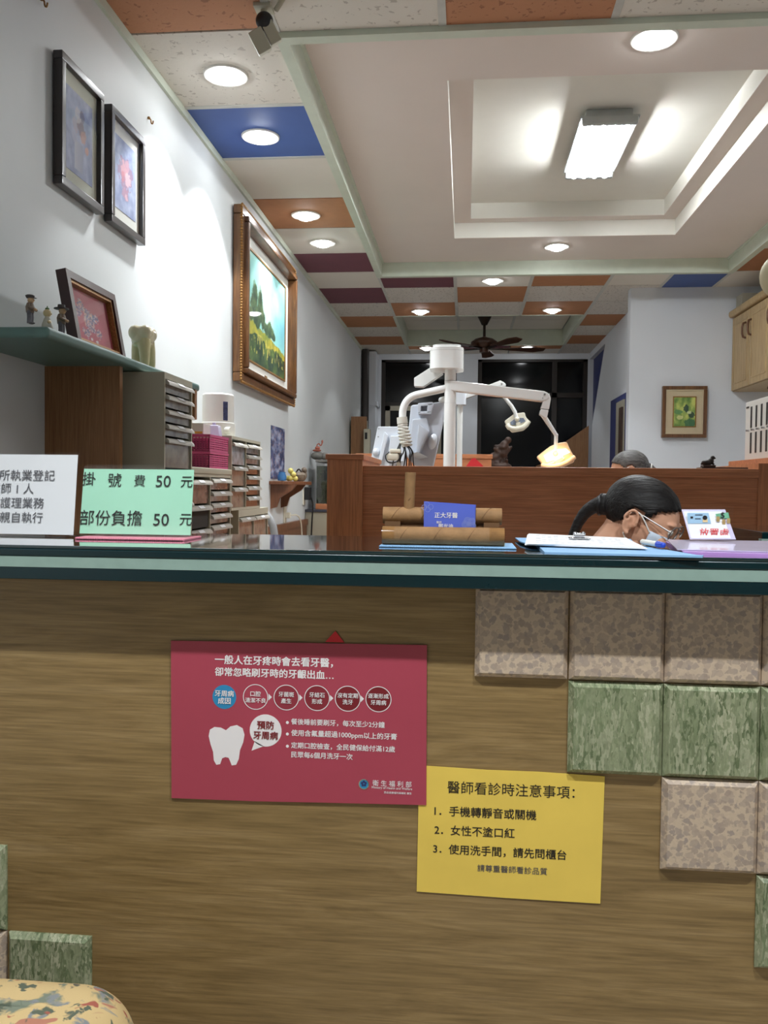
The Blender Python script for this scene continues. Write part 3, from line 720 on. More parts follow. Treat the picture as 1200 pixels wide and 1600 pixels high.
# mint fee sign on a pink mat
m = MB(); p0, p1 = at(118, 842, CT+.001, 'z'), at(298, 843, CT+.001, 'z')
gx0, gx1 = p0.x, p1.x; SG = 1.47
m.box((gx0-.002, SG-.045, CT), (gx1, SG+.05, CT+.004), .001)
for k in range(60): x = gx0+.002+(gx1-gx0-.006)*k/59; m.ball((x, SG-.0455, CT+.002), .0017, 6)
tag(m.build('pink_mat', M_pinkmat, loc=((gx0+gx1)/2, SG, CT)), 'thin pink ribbed mat lying under the mint green sign', 'mat')
a = at(128, 729, SG+.015); b = at(298, 735, SG+.015)
CT2 = CT; CT = CT+.004
t = sheet_stand('mint green fee sign in a clear stand on the pink mat', at(125, 790, SG).x, at(299, 790, SG).x, SG, a.z+.004, M_mint, 'sign')
CT = CT2
g0, g1 = at(125, 790, SG).x, at(298.5, 790, SG).x; zb = CT+.008; zt2 = a.z-.004
m = MB(); m.prism([(g0, SG-.0022, zb), (g1, SG-.0022, zb), (g1, SG+.0165, zt2), (g0, SG+.0165, zt2)], (0, .0008, 0)); m.build('paper', M_mint, t)
for s, x0, x1, y in (('掛', 129, 150, 748), ('號', 169, 190, 750), ('費', 210, 227, 751), ('50', 244, 267, 752), ('元', 283, 301, 753), ('部份負擔', 125, 222, 809), ('50', 240, 264, 812), ('元', 281, 300, 812)):
    on_lean(s, x0, x1, y, SG-.0030, 0, M_ink, t, -.006, zb=zb, hh=zt2-zb)
# business card rack of cardboard tubes on a blue mat
m = MB(); p = [at(591, 847, CT+.003, 'z'), at(600, 852, CT+.003, 'z'), at(807, 856, CT+.003, 'z'), at(790, 848, CT+.003, 'z')]
mx0, mx1, my0 = at(594, 851, CT+.003, 'z').x, at(806, 855, CT+.003, 'z').x, at(700, 854, CT+.003, 'z').y
m.box((mx0, my0, CT), (mx1, my0+.115, CT+.003), .001)
for k in range(70): m.ball((mx0+.001+(mx1-mx0-.002)*k/69, my0-.0003, CT+.0015), .0015, 6)
tag(m.build('blue_mat', M_bluemat, loc=((mx0+mx1)/2, my0+.05, CT)), 'light blue ribbed mat under the cardboard tube card rack', 'mat')
KY = my0+.062; kz = CT+.003
t = thing('card_rack', 'business card rack made of cardboard tubes on the light blue mat', 'card holder', ((mx0+mx1)/2, KY, kz))
lx0, lx1 = at(598, 835, my0+.025).x, at(788, 835, my0+.025).x
zl0, zl1 = at(690, 846, my0+.025).z, at(690, 823, my0+.025).z; rl = (zl1-kz-.001)/2
m = MB(); m.cyl((lx0, my0+.025, kz+rl+.0005), (lx1, my0+.025, kz+rl+.0005), rl, seg=28); lt = m.build('front_tube', M_board, t)
m = MB()
for k in range(3): m.tube([(lx0+.03+.055*k+.03*j/10, my0+.025-rl*1.002*cos(pi*j/10-.2), kz+rl+rl*1.002*sin(pi*j/10-.2)) for j in range(11)], .0006, 5)
m.build('tube_seam', M_boarddark, lt)
m = MB(); m.cyl((lx1-.024, my0+.025, kz+rl+.0005), (lx1+.001, my0+.025, kz+rl+.0005), rl+.0012, seg=28); m.build('tape', M_tape, lt)
m = MB(); m.cyl((lx0-.001, my0+.025, kz+rl+.0005), (lx0+.02, my0+.025, kz+rl+.0005), rl+.0012, seg=28); m.build('tape', M_tape, lt)
ux0, ux1 = at(599, 805, KY).x, at(784, 805, KY).x; zu1, zu0 = at(690, 793, KY).z, at(690, 819, KY).z; ru = (zu1-zu0)/2
m = MB(); m.tube([(ux0, KY, (zu0+zu1)/2), (ux1, KY, (zu0+zu1)/2)], ru, 32, caps=False); m.tube([(ux0, KY, (zu0+zu1)/2), (ux1, KY, (zu0+zu1)/2)], ru-.002, 32, caps=False); ut = m.build('back_tube', M_board, t)
m = MB()
for k in range(4): m.tube([(ux0+.015+.05*k+.03*j/10, KY-ru*1.002*cos(pi*j/10-.3), (zu0+zu1)/2+ru*1.002*sin(pi*j/10-.3)) for j in range(11)], .0006, 5)
m.build('tube_seam', M_boarddark, ut)
m = MB(); m.box((ux0+.004, KY-ru, kz), (ux0+.03, KY+ru*.8, zu0+.004)); m.box((ux1-.03, KY-ru, kz), (ux1-.004, KY+ru*.8, zu0+.004)); m.box((ux0+.004, KY-.006, kz), (ux1-.004, KY+.006, zu0+.003)); m.build('support_strip', M_boarddark, t)
v0, v1 = at(632, 760, KY), at(648.5, 760, KY); vz1 = at(640, 738, KY).z; vz0 = at(640, 797, KY).z-.004; vx = (v0.x+v1.x)/2
m = MB(); m.tube([(vx-.001, KY, vz0), (vx+.001, KY, vz1)], (v1.x-v0.x)/2, 24, caps=False); m.tube([(vx-.001, KY, vz0), (vx+.001, KY, vz1)], (v1.x-v0.x)/2-.0025, 24, caps=False); vt = m.build('upright_tube', M_board, t)
m = MB(); rr = (v1.x-v0.x)/2
m.tube([(vx-.008+.016*j/12, KY-rr*1.01*sin(pi*j/12), vz0+.012+.02*j/12) for j in range(13)], .0006, 5); m.build('tube_seam', M_boarddark, vt)
# the cards: a front card and ones behind
KC = KY-ru-.004
t0 = None
for k in range(4):
    m = MB(); dy = .0012*k; dz_ = .0012*k
    poly_px(m, [(662.5, 785-k*.6), (742.5+k*.4, 790.5-k*.6), (742, 834), (662, 834)], KC+dy, .0006)
    cdn = m.build('business_card', M_card, loc=at(702, 834, KC+dy)); tag(cdn, 'front blue business card with white print standing in the cardboard rack' if k == 0 else 'blue business card stacked behind the front one in the cardboard rack', 'business card', 'blue business cards')
    if k == 0: t0 = cdn
text_px('正大牙醫', 679, 715, 805, KC-.0003, M_whiteink, t0, .012); text_px('醫師', 682, 690, 816, KC-.0003, M_whiteink, t0); text_px('鄭光迪', 685, 708, 822, KC-.0003, M_whiteink, t0, .01)
m = MB()
for k in range(5):
    for j in range(3): ring_px(m, 733+6.0*cos(k*1.2566+.5), 819+6.0*sin(k*1.2566+.5), 5.5-1.7*j, .5, KC-.0003)
m.build('card_ornament', M_cardpale, t0); m = MB()
for k in range(4): ring_px(m, 668+5*cos(k*1.5), 792+4*sin(k*1.5), 4.2, .5, KC-.0003)
m.build('card_ornament', M_cardpale, t0)
# clipboard with forms, blue mat, pen, folder, id sign
def z_at(px, py, z): return at(px, py, z, 'z')
def slab_px(pts, z, t, mat, name, label, cat, bev=0, parent=None, teeth=None):
    m = MB(); m.prism([z_at(x, y, z+t) for x, y in pts], (0, 0, -t), bev)
    if teeth:
        a, b = z_at(*pts[teeth[0]], z+t/2), z_at(*pts[teeth[1]], z+t/2)
        for k in range(80): m.ball(a.lerp(b, k/79), .0014, 6)
    q = z_at(*pts[0], z); o = m.build(name, mat, parent, loc=None if parent else q)
    if not parent: tag(o, label, cat)
    return o
slab_px([(851, 862.5), (1098, 868.5), (1010, 853.5), (835, 847)], CT, .003, M_bluemat, 'blue_mat', 'light blue ribbed mat under the white forms and the pen', 'mat', 0, None, (0, 1))
slab_px([(813, 846), (830, 850.5), (1000, 856), (985, 842), (805, 840)], CT+.0032, .002, M_bluemat, 'clipboard_backing', 'thin light blue board holding the white forms', 'clipboard')
fm = None
for k in range(3):
    o = slab_px([(820+k*2, 851-k*.8), (1012-k*9, 857-k*2.2), (983-k*2, 843-k*1.4), (824+k, 835.2-k*.8)], CT+.0054+.0012*k, .001, M_paper, 'form_sheet', ('lowest', 'middle', 'top')[k]+' printed white form of the pile on the blue clipboard', 'paper'); o['group'] = 'printed forms on the clipboard'; fm = o
m = MB()
for r_ in range(9):
    for q in range(14):
        if random.random() < .55:
            u, v = .08+q*.06, .1+r_*.09
            A = z_at(824, 849.4, CT+.0087).lerp(z_at(994, 852.6, CT+.0087), u); Bq = z_at(826, 833.6, CT+.0087).lerp(z_at(979, 840.2, CT+.0087), u); p = A.lerp(Bq, v)
            m.box((p.x, p.y, p.z), (p.x+.005+.004*random.random(), p.y+.0016, p.z+.0002))
m.build('print_rows', M_inkgrey, fm)
p = z_at(905, 842, CT+.010); t = thing('bulldog_clip', 'small silver clip on the back edge of the white forms', 'clip', p)
m = MB(); m.box((p.x-.018, p.y-.012, p.z), (p.x+.018, p.y+.012, p.z+.0025), .001); m.build('clip_plate', M_chrome, t)
m = MB(); m.cyl((p.x-.008, p.y, p.z+.006), (p.x+.008, p.y, p.z+.006), .0045, seg=16); m.ball((p.x-.007, p.y, p.z+.009), .004, 10); m.ball((p.x+.007, p.y, p.z+.009), .004, 10); m.build('lever', M_chrome, t)
a, b = z_at(1004, 846.5, CT+.010), z_at(1056, 855, CT+.010)
b = a+(b-a).normalized()*.085
t = thing('pen', 'white pen with blue end lying beside the purple folder', 'pen', a.lerp(b, .5)-Vector((0, 0, .006)))
m = MB(); m.cyl(a, a.lerp(b, .72), .0045, seg=16); m.build('barrel', M_white, t)
m = MB(); m.cyl(a.lerp(b, .72), a.lerp(b, .95), .0055, .0045, seg=16); m.ball(a.lerp(b, .95), .0045, 12); m.build('cap', plain('blue_plastic', c(40, 72, 190), .3), t)
m = MB(); m.cyl(a, a.lerp(b, -.12), .0042, .0012, seg=12); m.build('tip', M_black, t)
slab_px([(1068, 862), (1280, 868), (1270, 848), (1040, 846)], CT, .004, M_purple, 'purple_folder', 'purple plastic folder lying on the counter under the clear sleeve', 'folder', 0, None, (0, 1))
slab_px([(1058, 858), (1280, 864), (1270, 846), (1042, 843)], CT+.0045, .0015, M_lilac, 'document_sleeve', 'pale lilac plastic sleeve lying on the purple folder', 'folder')
# id card sign
DY = 1.572
q = [(1078, 843), (1150, 843), (1133, 796), (1065, 796)]
pts = [at(x, y, DY+(.02 if y < 800 else 0)) for x, y in q]
dzz = min(p.z for p in pts)-CT
t = thing('card_sign', 'small laminated sign with red characters and card pictures standing behind the folder', 'sign', (pts[0].lerp(pts[1], .5).x, DY, CT))
m = MB(); m.prism(pts, (0, .0012, 0)); m.build('laminate', M_lilac, t)
m = MB(); m.prism([at(x, y, DY-.0006+(.019 if y < 800 else .001)) for x, y in ((1080, 841), (1142, 841), (1128, 799), (1068, 799))], (0, .0008, 0)); m.build('paper', M_paper, t)
m = MB(); x0, x1 = pts[0].x, pts[1].x; m.prism([(x0, DY+.003, CT), (x0, DY+.06, CT), (x0, DY+.005, CT+.07)], (x1-x0-.004, 0, 0)); m.box((x0, DY-.003, CT), (x1, DY+.003, pts[0].z+.004)); m.build('acrylic_stand', M_clear, t)
YD = DY-.0012
def tilt(y): return YD+.019*(841-y)/42
text_px('放置處', 1093, 1139, 832.5, tilt(832.5), M_inkred, t, .004)
m = MB(); poly_px(m, [(1075, 818), (1111, 818), (1107, 801.5), (1074, 801.5)], tilt(818), .0003); m.build('card_picture', plain('pale_blue_print', c(168, 208, 232), .6), t)
m = MB(); poly_px(m, [(1098, 816), (1106, 816), (1105, 808), (1098, 808)], tilt(820), .0003); m.build('portrait_picture', plain('pale_yellow_print', c(240, 214, 160), .6), t)
m = MB(); disc_px(m, 1101.5, 809, 3.4, tilt(821)); poly_px(m, [(1079, 810), (1083, 810), (1083, 807), (1079, 807)], tilt(820), .0003); poly_px(m, [(1086, 805), (1098, 805), (1098, 804), (1086, 804)], tilt(820), .0003); poly_px(m, [(1086, 811), (1095, 811), (1095, 810), (1086, 810)], tilt(820), .0003); m.build('portrait_hair', M_ink, t)
m = MB(); poly_px(m, [(1120, 810), (1140, 810), (1138, 800.5), (1118, 803)], tilt(812), .0003); m.build('banknote_picture', plain('green_print', c(120, 188, 150), .6), t)
m = MB()
for x, y in ((1122, 811), (1131, 815.5), (1138.5, 814)): poly_px(m, [(x-2.6, y+4), (x+2.6, y+4), (x+2.6, y-4), (x-2.6, y-4)], tilt(818), .0003)
m.build('coin_picture', plain('ochre_print', c(176, 150, 96), .6), t)
text_px('$', 1126, 1132, 805.5, tilt(814), M_ink, t)

# ================================================================== LEFT WALL
def wl(px, py): return at(px, py, XL, 'x')
def wall_frame(name, label, y0, y1, z0, z1, fr, depth, frame_mat, parts, tilt=0.0):
    """a framed picture on the left wall, facing +x; parts: list of (inset, material or paint function)"""
    t = thing(name, label, 'picture', (XL, (y0+y1)/2, z0))
    X = XL+.004
    m = MB()
    for (a0, b0, a1, b1) in ((y0, z0, y1, z0+fr), (y0, z1-fr, y1, z1), (y0, z0+fr, y0+fr, z1-fr), (y1-fr, z0+fr, y1, z1-fr)): m.box((X, a0, b0), (X+depth, a1, b1), .003)
    f = m.build('frame', frame_mat, t)
    return t, X, f
def blueflowers(seed, vase):
    def fn(u, v):
        n = fbm(u*3+seed, v*4, 1.3); k = mix3((128, 142, 182), (186, 196, 220), .5+.7*n)
        k = mix3(k, (100, 110, 154), .5*max(0, fbm(u*6+seed+9, v*6)))
        if vase:
            if abs(u-.47) < .17-.08*abs(v-.25) and .07 < v < .42: k = mix3((186, 192, 206), (140, 150, 182), (u-.3)*2)
            for (cx, cy, r, cc) in ((.35, .6, .12, (176, 168, 186)), (.55, .62, .13, (120, 96, 112)), (.45, .75, .11, (190, 186, 196)), (.65, .52, .1, (196, 150, 140)), (.78, .4, .07, (226, 170, 150)), (.3, .45, .09, (170, 176, 200)), (.6, .78, .08, (92, 84, 110))):
                d = sqrt((u-cx)**2+(v-cy)**2*1.6)/r+.35*fbm(u*14, v*14)
                if d < 1: k = mix3(k, cc, .8)
        else:
            for (cx, cy, r, cc) in ((.5, .55, .3, (150, 110, 140)), (.45, .6, .15, (214, 150, 160)), (.6, .5, .13, (232, 190, 196)), (.4, .48, .1, (190, 110, 124)), (.55, .68, .1, (196, 140, 156)), (.5, .27, .13, (180, 130, 150)), (.55, .24, .06, (222, 180, 190))):
                d = sqrt((u-cx)**2+(v-cy)**2*2)/r+.5*fbm(u*10+seed, v*14)
                if d < 1: k = mix3(k, cc, .75)
        return k
    return fn
for (nm, lab, y0, y1, seed, vase, mt) in (('framed_print', 'dark framed blue print of flowers in a pale vase, left of the pair', 2.485, 2.785, 1.3, True, M_matsage), ('framed_print', 'dark framed blue print of a pink blossom, right of the pair', 2.848, 3.155, 6.1, False, M_mat)):
    t, X, f = wall_frame(nm, lab, y0, y1, 2.075, 2.475, .026, .03, M_frameblack, None)
    MB().box((X+.006, y0+.02, 2.09), (X+.012, y1-.02, 2.46)).build('mount', mt, t)
    iy, iz = .058, .072
    canvas('print', blueflowers(seed, vase), (X+.0135, y1-iy if False else y0+iy, 2.075+iz), (0, y1-y0-2*iy, 0), (0, 0, .4-2*iz), t, 60, 80)
    MB().box((X+.02, y0+.022, 2.095), (X+.0215, y1-.022, 2.455)).build('glass', M_glass, t)
for lab, px, py in (('tiny brass wall hook at the right side of the first dark frame', 152, 165), ('tiny brass wall hook in the bright patch right of both dark frames', 231, 190), ('tiny brass wall hook near the top left corner of the photo', 63, 6)):
    p = wl(px, py); m = MB(); m.tube([(XL, p.y, p.z+.012), (XL+.012, p.y, p.z+.01), (XL+.014, p.y, p.z-.008), (XL+.02, p.y, p.z-.01), (XL+.022, p.y, p.z+.002)], .0028, 8, sm=1); m.ball((XL+.004, p.y, p.z+.014), .006, 10)
    tag(m.build('wall_hook', M_gold, loc=p), lab, 'hook')
# the large landscape
y0, y1, z0, z1 = 4.47, 5.90, 1.725, 2.67
t = thing('landscape_painting', 'large gilt framed landscape painting of trees on the left wall', 'painting', (XL, (y0+y1)/2, z0))
X = XL+.005
def frm(y0, y1, z0, z1, w_, xa, xb, bev=.004):
    m = MB()
    for (a0, b0, a1, b1) in ((y0, z0, y1, z0+w_), (y0, z1-w_, y1, z1), (y0, z0+w_, y0+w_, z1-w_), (y1-w_, z0+w_, y1, z1-w_)): m.box((xa, a0, b0), (xb, a1, b1), bev)
    return m
frm(y0, y1, z0, z1, .05, X, X+.05, .008).build('outer_frame', M_framebrown, t)
frm(y0+.05, y1-.05, z0+.05, z1-.05, .03, X, X+.075, .008).build('inner_frame', M_framebrown, t)
m = MB()
for k in range(95):
    for (yk, zk) in ((y0+.012+(y1-y0-.024)*k/94, z0+.0), (y0+.012+(y1-y0-.024)*k/94, z1)): m.ball((X+.047, yk, zk), .008, 6)
for k in range(62):
    for yk in (y0, y1): m.ball((X+.047, yk, z0+.012+(z1-z0-.024)*k/61), .008, 6)
m.build('bead_trim', M_gold, t)
MB().box((X+.004, y0+.07, z0+.07), (X+.012, y1-.07, z1-.07)).build('mount', M_mat, t)
frm(y0+.175, y1-.175, z0+.15, z1-.15, .012, X+.012, X+.02, .002).build('slip', M_gold, t)
MB().box((X+.012, (y0+y1)/2-.03, z0+.105), (X+.014, (y0+y1)/2+.03, z0+.12)).build('name_plate', M_gold, t)
def landscape(u, v):
    n = fbm(u*2.5, v*2.5, 1.5)
    k = mix3((150, 214, 206), (238, 246, 236), max(0, 1-abs(u-.55)*2.2-abs(v-.75)*1.3)+.45*n)
    k = mix3(k, (92, 168, 190), max(0, u-.45)*1.3*max(0, 1-abs(v-.55)*2.5)+.25*fbm(u*5, v*3+8))
    k = mix3(k, (110, 170, 150), max(0, .35-u)*1.4)
    hill = .40+.05*fbm(u*3, 2)-.16*u
    if v < hill+.03: k = mix3((196, 178, 58), (128, 140, 52), .5+.8*fbm(u*8, v*8))
    for (cx, cy, rx, ry) in ((.2, .56, .055, .13), (.24, .62, .04, .1), (.34, .5, .075, .15), (.35, .6, .05, .11), (.4, .47, .05, .1), (.56, .42, .06, .07), (.62, .40, .06, .05), (.5, .40, .05, .05), (.05, .5, .035, .1), (.28, .42, .06, .07), (.68, .37, .05, .035), (.14, .44, .05, .05)):
        d_ = sqrt(((u-cx)/rx)**2+((v-cy)/ry)**2)+.55*fbm(u*11+cx*5, v*9)
        if d_ < 1.02: k = mix3((34, 62, 44), (92, 116, 72), .4+.9*fbm(u*16, v*14)+.25*(v-cy)/ry)
        elif d_ < 1.25: k = mix3(k, (92, 126, 92), .45)
    low = .24+.07*fbm(u*4+3, 1)-.05*u
    if v < low+.04: k = mix3((30, 56, 40), (104, 128, 62), .42+.8*fbm(u*9, v*7))
    if .1 < v < .3 and fbm(u*30, v*9+4) > .32: k = mix3(k, (214, 196, 92), .7)
    return k
canvas('canvas', landscape, (X+.014, y0+.18, z0+.155), (0, y1-y0-.36, 0), (0, 0, z1-z0-.31), t, 120, 110, .5, .3)
# blue flower poster
a, b = wl(423, 664), wl(444.5, 669); c_ = wl(423, 748)
t = tag(MB().box((XL, a.y, c_.z), (XL+.0015, b.y, a.z)).build('flower_poster', M_paper, loc=(XL, a.y, c_.z)), 'narrow dark blue poster of pale flowers taped to the left wall', 'poster')
def bluepost(u, v):
    k = mix3((38, 48, 86), (84, 96, 140), .5+.7*fbm(u*5, v*9)); n = fbm(u*4+4, v*9, 1)
    if n > .08-.25*(1-abs(v-.55)): k = mix3(k, (196, 202, 222), .75*min(1, max(0, n+.45)))
    if fbm(u*16, v*20+7) > .35: k = mix3(k, (170, 130, 120), .6)
    return k
canvas('print', bluepost, (XL+.0025, a.y, c_.z), (0, b.y-a.y, 0), (0, 0, a.z-c_.z), t, 40, 70)

# ------------------------------------------------------------------ green shelf unit
SZ = 1.518; SX = -1.0
t = thing('shelf_unit', 'green topped shelf unit with brown side boards along the left wall', 'shelf', (-1.13, 2.54, SZ))
m = MB(); m.box((XL, 1.955, SZ), (SX, 3.12, SZ+.027), .009, 4); m.build('shelf_board', M_shelfgreen, t)
m = MB(); m.box((XL, 2.44, .801), (-1.027, 2.462, SZ)); m.build('side_board', M_brownwood, t)
m = MB(); m.box((XL, 3.06, 1.41), (-1.0, 3.085, SZ)); m.build('side_board', M_brownwood, t)
MB().box((XL+.022, 2.38, 0), (-.93, 4.1, .798), .004).build('base_cabinet', M_brownwood, loc=(-1.1, 3.2, 0))
tag(bpy.data.objects['base_cabinet'], 'low brown cabinet under the drawer units along the left wall', 'cabinet')
ST = SZ+.027
# leaning picture with the embroidered figures
pb0, pb1 = at(103, 530, ST, 'z'), at(178, 552, ST, 'z')
xb = -1.10; fy0, fy1 = 2.268, 2.60
fh = at(92, 427, xb-.12, 'x').z-ST; fh = .218; ln = .04
t = thing('picture_frame', 'dark wooden frame with pink picture leaning on the green shelf', 'picture', (xb, (fy0+fy1)/2, ST))
def lf(y, s, d): # along the width, up the frame, out of the face
    k = sqrt(fh*fh-ln*ln)/fh; return Vector((xb-ln/fh*s+d*k, y, ST+k*s+d*ln/fh))
def lbox(m, ya, yb_, sa, sb, da, db):
    vs = [m.bm.verts.new(lf(y, s_, d_)) for y in (ya, yb_) for s_ in (sa, sb) for d_ in (da, db)]
    for q in ((0, 1, 3, 2), (4, 6, 7, 5), (0, 4, 5, 1), (2, 3, 7, 6), (0, 2, 6, 4), (1, 5, 7, 3)): m.bm.faces.new([vs[i] for i in q])
def lframe(w0, w1, da, db):
    m = MB()
    lbox(m, fy0+w0, fy1-w0, w0, w1, da, db); lbox(m, fy0+w0, fy1-w0, fh-w1, fh-w0, da, db); lbox(m, fy0+w0, fy0+w1, w1, fh-w1, da, db); lbox(m, fy1-w1, fy1-w0, w1, fh-w1, da, db); return m
lframe(0, .022, 0, .03).build('frame', plain('dark_mahogany', c(58, 30, 30), .3, coat=.4), t)
lframe(.022, .03, 0, .024).build('gilt_slip', M_gold, t)
m = MB(); lbox(m, fy0+.02, fy1-.02, .02, fh-.02, .001, .004); m.build('backing', M_board, t)
def pinkfig(u, v):
    k = mix3((176, 70, 92), (192, 86, 106), .5+.5*fbm(u*6, v*6))
    for (cx, cy) in ((.3, .72), (.2, .55), (.42, .6), (.62, .56), (.4, .42), (.66, .3), (.52, .5), (.35, .22), (.5, .35)):
        d = sqrt(((u-cx)/.085)**2+((v-cy)/.09)**2)+.6*fbm(u*16+cx*9, v*16)
        if d < 1: k = mix3(k, ((220, 206, 214), (118, 128, 170), (86, 96, 140), (226, 196, 170))[int(cx*37+cy*13+6*fbm(u*9, v*9)) % 4], .8)
    if sqrt(((u-.45)/.03)**2+((v-.12)/.03)**2) < 1 or sqrt(((u-.58)/.03)**2+((v-.1)/.03)**2) < 1: k = (226, 220, 220)
    return k
w_ = fy1-fy0-.06; canvas('picture', pinkfig, lf(fy0+.03, .03, .006), (0, w_, 0), lf(fy0+.03, fh-.03, .006)-lf(fy0+.03, .03, .006), t, 60, 60, .6)
m = MB(); lbox(m, fy0+.024, fy1-.024, .024, fh-.024, .012, .0135); m.build('glass', M_glass, t)
# giant tooth model
pt = at(223, 560, -1.10, 'x'); t = thing('tooth_model', 'large ivory molar tooth model standing on the green shelf', 'dental model', (-1.10, pt.y, ST))
def tooth():
    cr, rts = MB(), MB(); x, y = -1.10, pt.y
    for dx, dy in ((-.017, -.022), (.017, -.022), (-.017, .022), (.017, .022)): cr.ball((x+dx, y+dy, ST+.134), (.024, .025, .026), 18)
    for k in range(5): cr.ball((x, y, ST+.108+.008*k), (.037, .044, .02), 20)
    for dx, dy in ((.018, -.03), (.016, .032), (-.022, 0)):
        rts.tube([(x+dx*.6, y+dy*.6, ST+.11), (x+dx*.9, y+dy*.85, ST+.075), (x+dx*1.05, y+dy*1.0, ST+.03), (x+dx*.95, y+dy*.9, ST+.001)], [.024, .0195, .0155, .010], 16)
    rts.ball((x, y, ST+.1), (.034, .04, .018), 20)
    cr.ball((x, y, ST+.142), (.034, .036, .019), 18)
    return cr, rts
cr, rts = tooth()
remeshed(rts, 'roots', M_tooth, t, .003, 5); remeshed(cr, 'crown', M_toothcrown, t, .003, 8)
# three figurines
def figurine(label, px, ytop, k, name):
    p = at(px, 500, -1.03, 'x')
    x, y = p.x, p.y; hgt = at(px, ytop, x, 'x').z-ST
    t = thing(name, label, 'figurine', (x, y, ST)); s = hgt/.128
    def V(a, b, d): return (x+a*s, y+b*s, ST+d*s)
    if k == 1:
        m = MB(); m.lathe([(.0, 0), (.03*s, 0), (.034*s, .012*s), (.03*s, .035*s), (.02*s, .065*s), (.012*s, .08*s), (0, .085*s)], (x, y, ST)); m.build('robe', plain('pale_glaze', c(190, 190, 176), .3), t)
        m = MB(); m.ball(V(0, 0, .1), .024*s, 18); m.ball(V(.02, .004, .096), (.008*s, .006*s, .005*s), 10); m.build('head', plain('cream_glaze', c(214, 196, 150), .3), t)
        m = MB(); m.ball(V(0, 0, .125), (.013*s, .013*s, .009*s), 12); m.cyl(V(0, 0, .125), V(0, 0, .143), .006*s, .002*s, 10); m.build('cap', plain('leaf_green', c(86, 120, 70), .5), t)
        m = MB(); m.ball(V(.018, -.012, .045), (.01*s, .02*s, .012*s), 12); m.build('arms', plain('cream_glaze', c(214, 196, 150), .3), t)
        return
    m = MB()
    for sd in (-1, 1):
        m.tube([V(0, sd*.009, .0), V(.002, sd*.01, .03), V(0, sd*.008, .06)], [.0105*s, .011*s, .012*s], 10)
        m.ball(V(.007, sd*.01, .004), (.013*s, .009*s, .005*s), 10)
    m.build('trousers', plain('fig_dark', c(92, 92, 98), .5, var=.3, scale=60), t)
    m = MB(); m.tube([V(0, 0, .052), V(0, 0, .08), V(0, 0, .098)], [.018*s, .021*s, .015*s], 14)
    m.tube([V(0, -.016, .094), V(.006, -.026, .076), V(.024, -.014, .068)], .0075*s, 10); m.tube([V(0, .016, .094), V(.006, .026, .076), V(.024, .014, .066)], .0075*s, 10)
    m.build('shirt', M_bronzefig, t)
    m = MB(); m.ball(V(.004, 0, .113), (.016*s, .014*s, .017*s), 16); m.ball(V(.02, 0, .112), .004*s, 8); m.ball(V(.026, 0, .067), (.009*s, .013*s, .007*s), 10); m.build('face_and_hands', plain('fig_skin', c(196, 166, 130), .5), t)
    m = MB()
    if k == 0: m.lathe([(.017*s, .0), (.02*s, .006*s), (.022*s, .012*s), (.014*s, .016*s), (0, .017*s)], V(0, 0, .122)); m.prism([V(.014, -.012, .123), V(.032, -.006, .12), V(.032, .006, .12), V(.014, .012, .123)], (0, 0, .003*s))
    else: m.lathe([(.034*s, .0), (.033*s, .004*s), (.018*s, .006*s), (.016*s, .02*s), (0, .022*s)], V(0, 0, .122))
    m.build('hat', plain('fig_hat', c(72, 68, 66), .5), t)
figurine('brown figurine in a peaked cap at the left end of the green shelf', 47, 464, 0, 'policeman_figurine')
figurine('small pale figurine with a green tuft between the two brown figurines', 74, 482, 1, 'figurine')
figurine('brown figurine with a brimmed hat in front of the leaning pink picture', 96, 481, 2, 'figurine')

# ------------------------------------------------------------------ drawer cabinets
def drawer_cabinet(label, y0, y1, z0, z1, xf_, cols, xb=XL+.006, mat=M_beige, lip=.02, slab=False):
    """cabinet facing +x; cols: list of (ya, yb, [(z_top, z_bottom, material)...])"""
    t = thing('drawer_cabinet', label, 'drawer cabinet', ((xb+xf_)/2, (y0+y1)/2, z0))
    m = MB(); wl_ = .008
    m.box((xb, y0, z0), (xf_, y0+wl_, z1)); m.box((xb, y1-wl_, z0), (xf_, y1, z1)); m.box((xb, y0+wl_, z1-lip), (xf_, y1-wl_, z1)); m.box((xb, y0+wl_, z0), (xf_, y1-wl_, z0+.01)); m.box((xb, y0+wl_, z0+.01), (xb+.01, y1-wl_, z1-lip))
    for (ya, yb_, ds) in cols[1:]: m.box((xb+.01, ya-.006, z0+.01), (xf_, ya+.002, z1-lip))
    if slab: m.box((xb, y0-.01, z1), (xf_+.005, y1+.004, z1+.022), .004)
    m.build('body', mat, t)
    for (ya, yb_, ds) in cols:
        for (zt_, zb_, dm) in ds:
            m = MB(); m.box((xb+.012, ya+.004, zb_+.003), (xf_-.006, yb_-.008, zt_-.012)); d = m.build('drawer', dm, t)
            m = MB(); A, Bq = ya+.004, yb_-.008
            m.prism([(xf_-.007, A, zt_-.016), (xf_-.007, A, zt_-.004), (xf_+.004, A, zt_-.006), (xf_+.012, A, zt_-.014), (xf_+.013, A, zt_-.022), (xf_+.008, A, zt_-.021)], (0, Bq-A, 0)); h = m.build('handle', M_greyhandle, d)
            m = MB(); cy = (A+Bq)/2; hw = min(.03, (Bq-A)*.28)
            m.prism([(xf_+.004, cy-hw, zt_-.0055), (xf_+.0135, cy-hw, zt_-.0145), (xf_+.0135, cy+hw, zt_-.0145), (xf_+.004, cy+hw, zt_-.0055)], (.0008, 0, .0008)); m.build('label_card', M_paper, h)
    return t
XF1 = -.928
def zz(py, x, px): return at(px, py, x, 'x').z
zs = [at(258, y, XF1, 'x').z for y in (590, 613, 636, 659, 681)]
zs += [zs[-1]-.1, zs[-1]-.2, zs[-1]-.3]
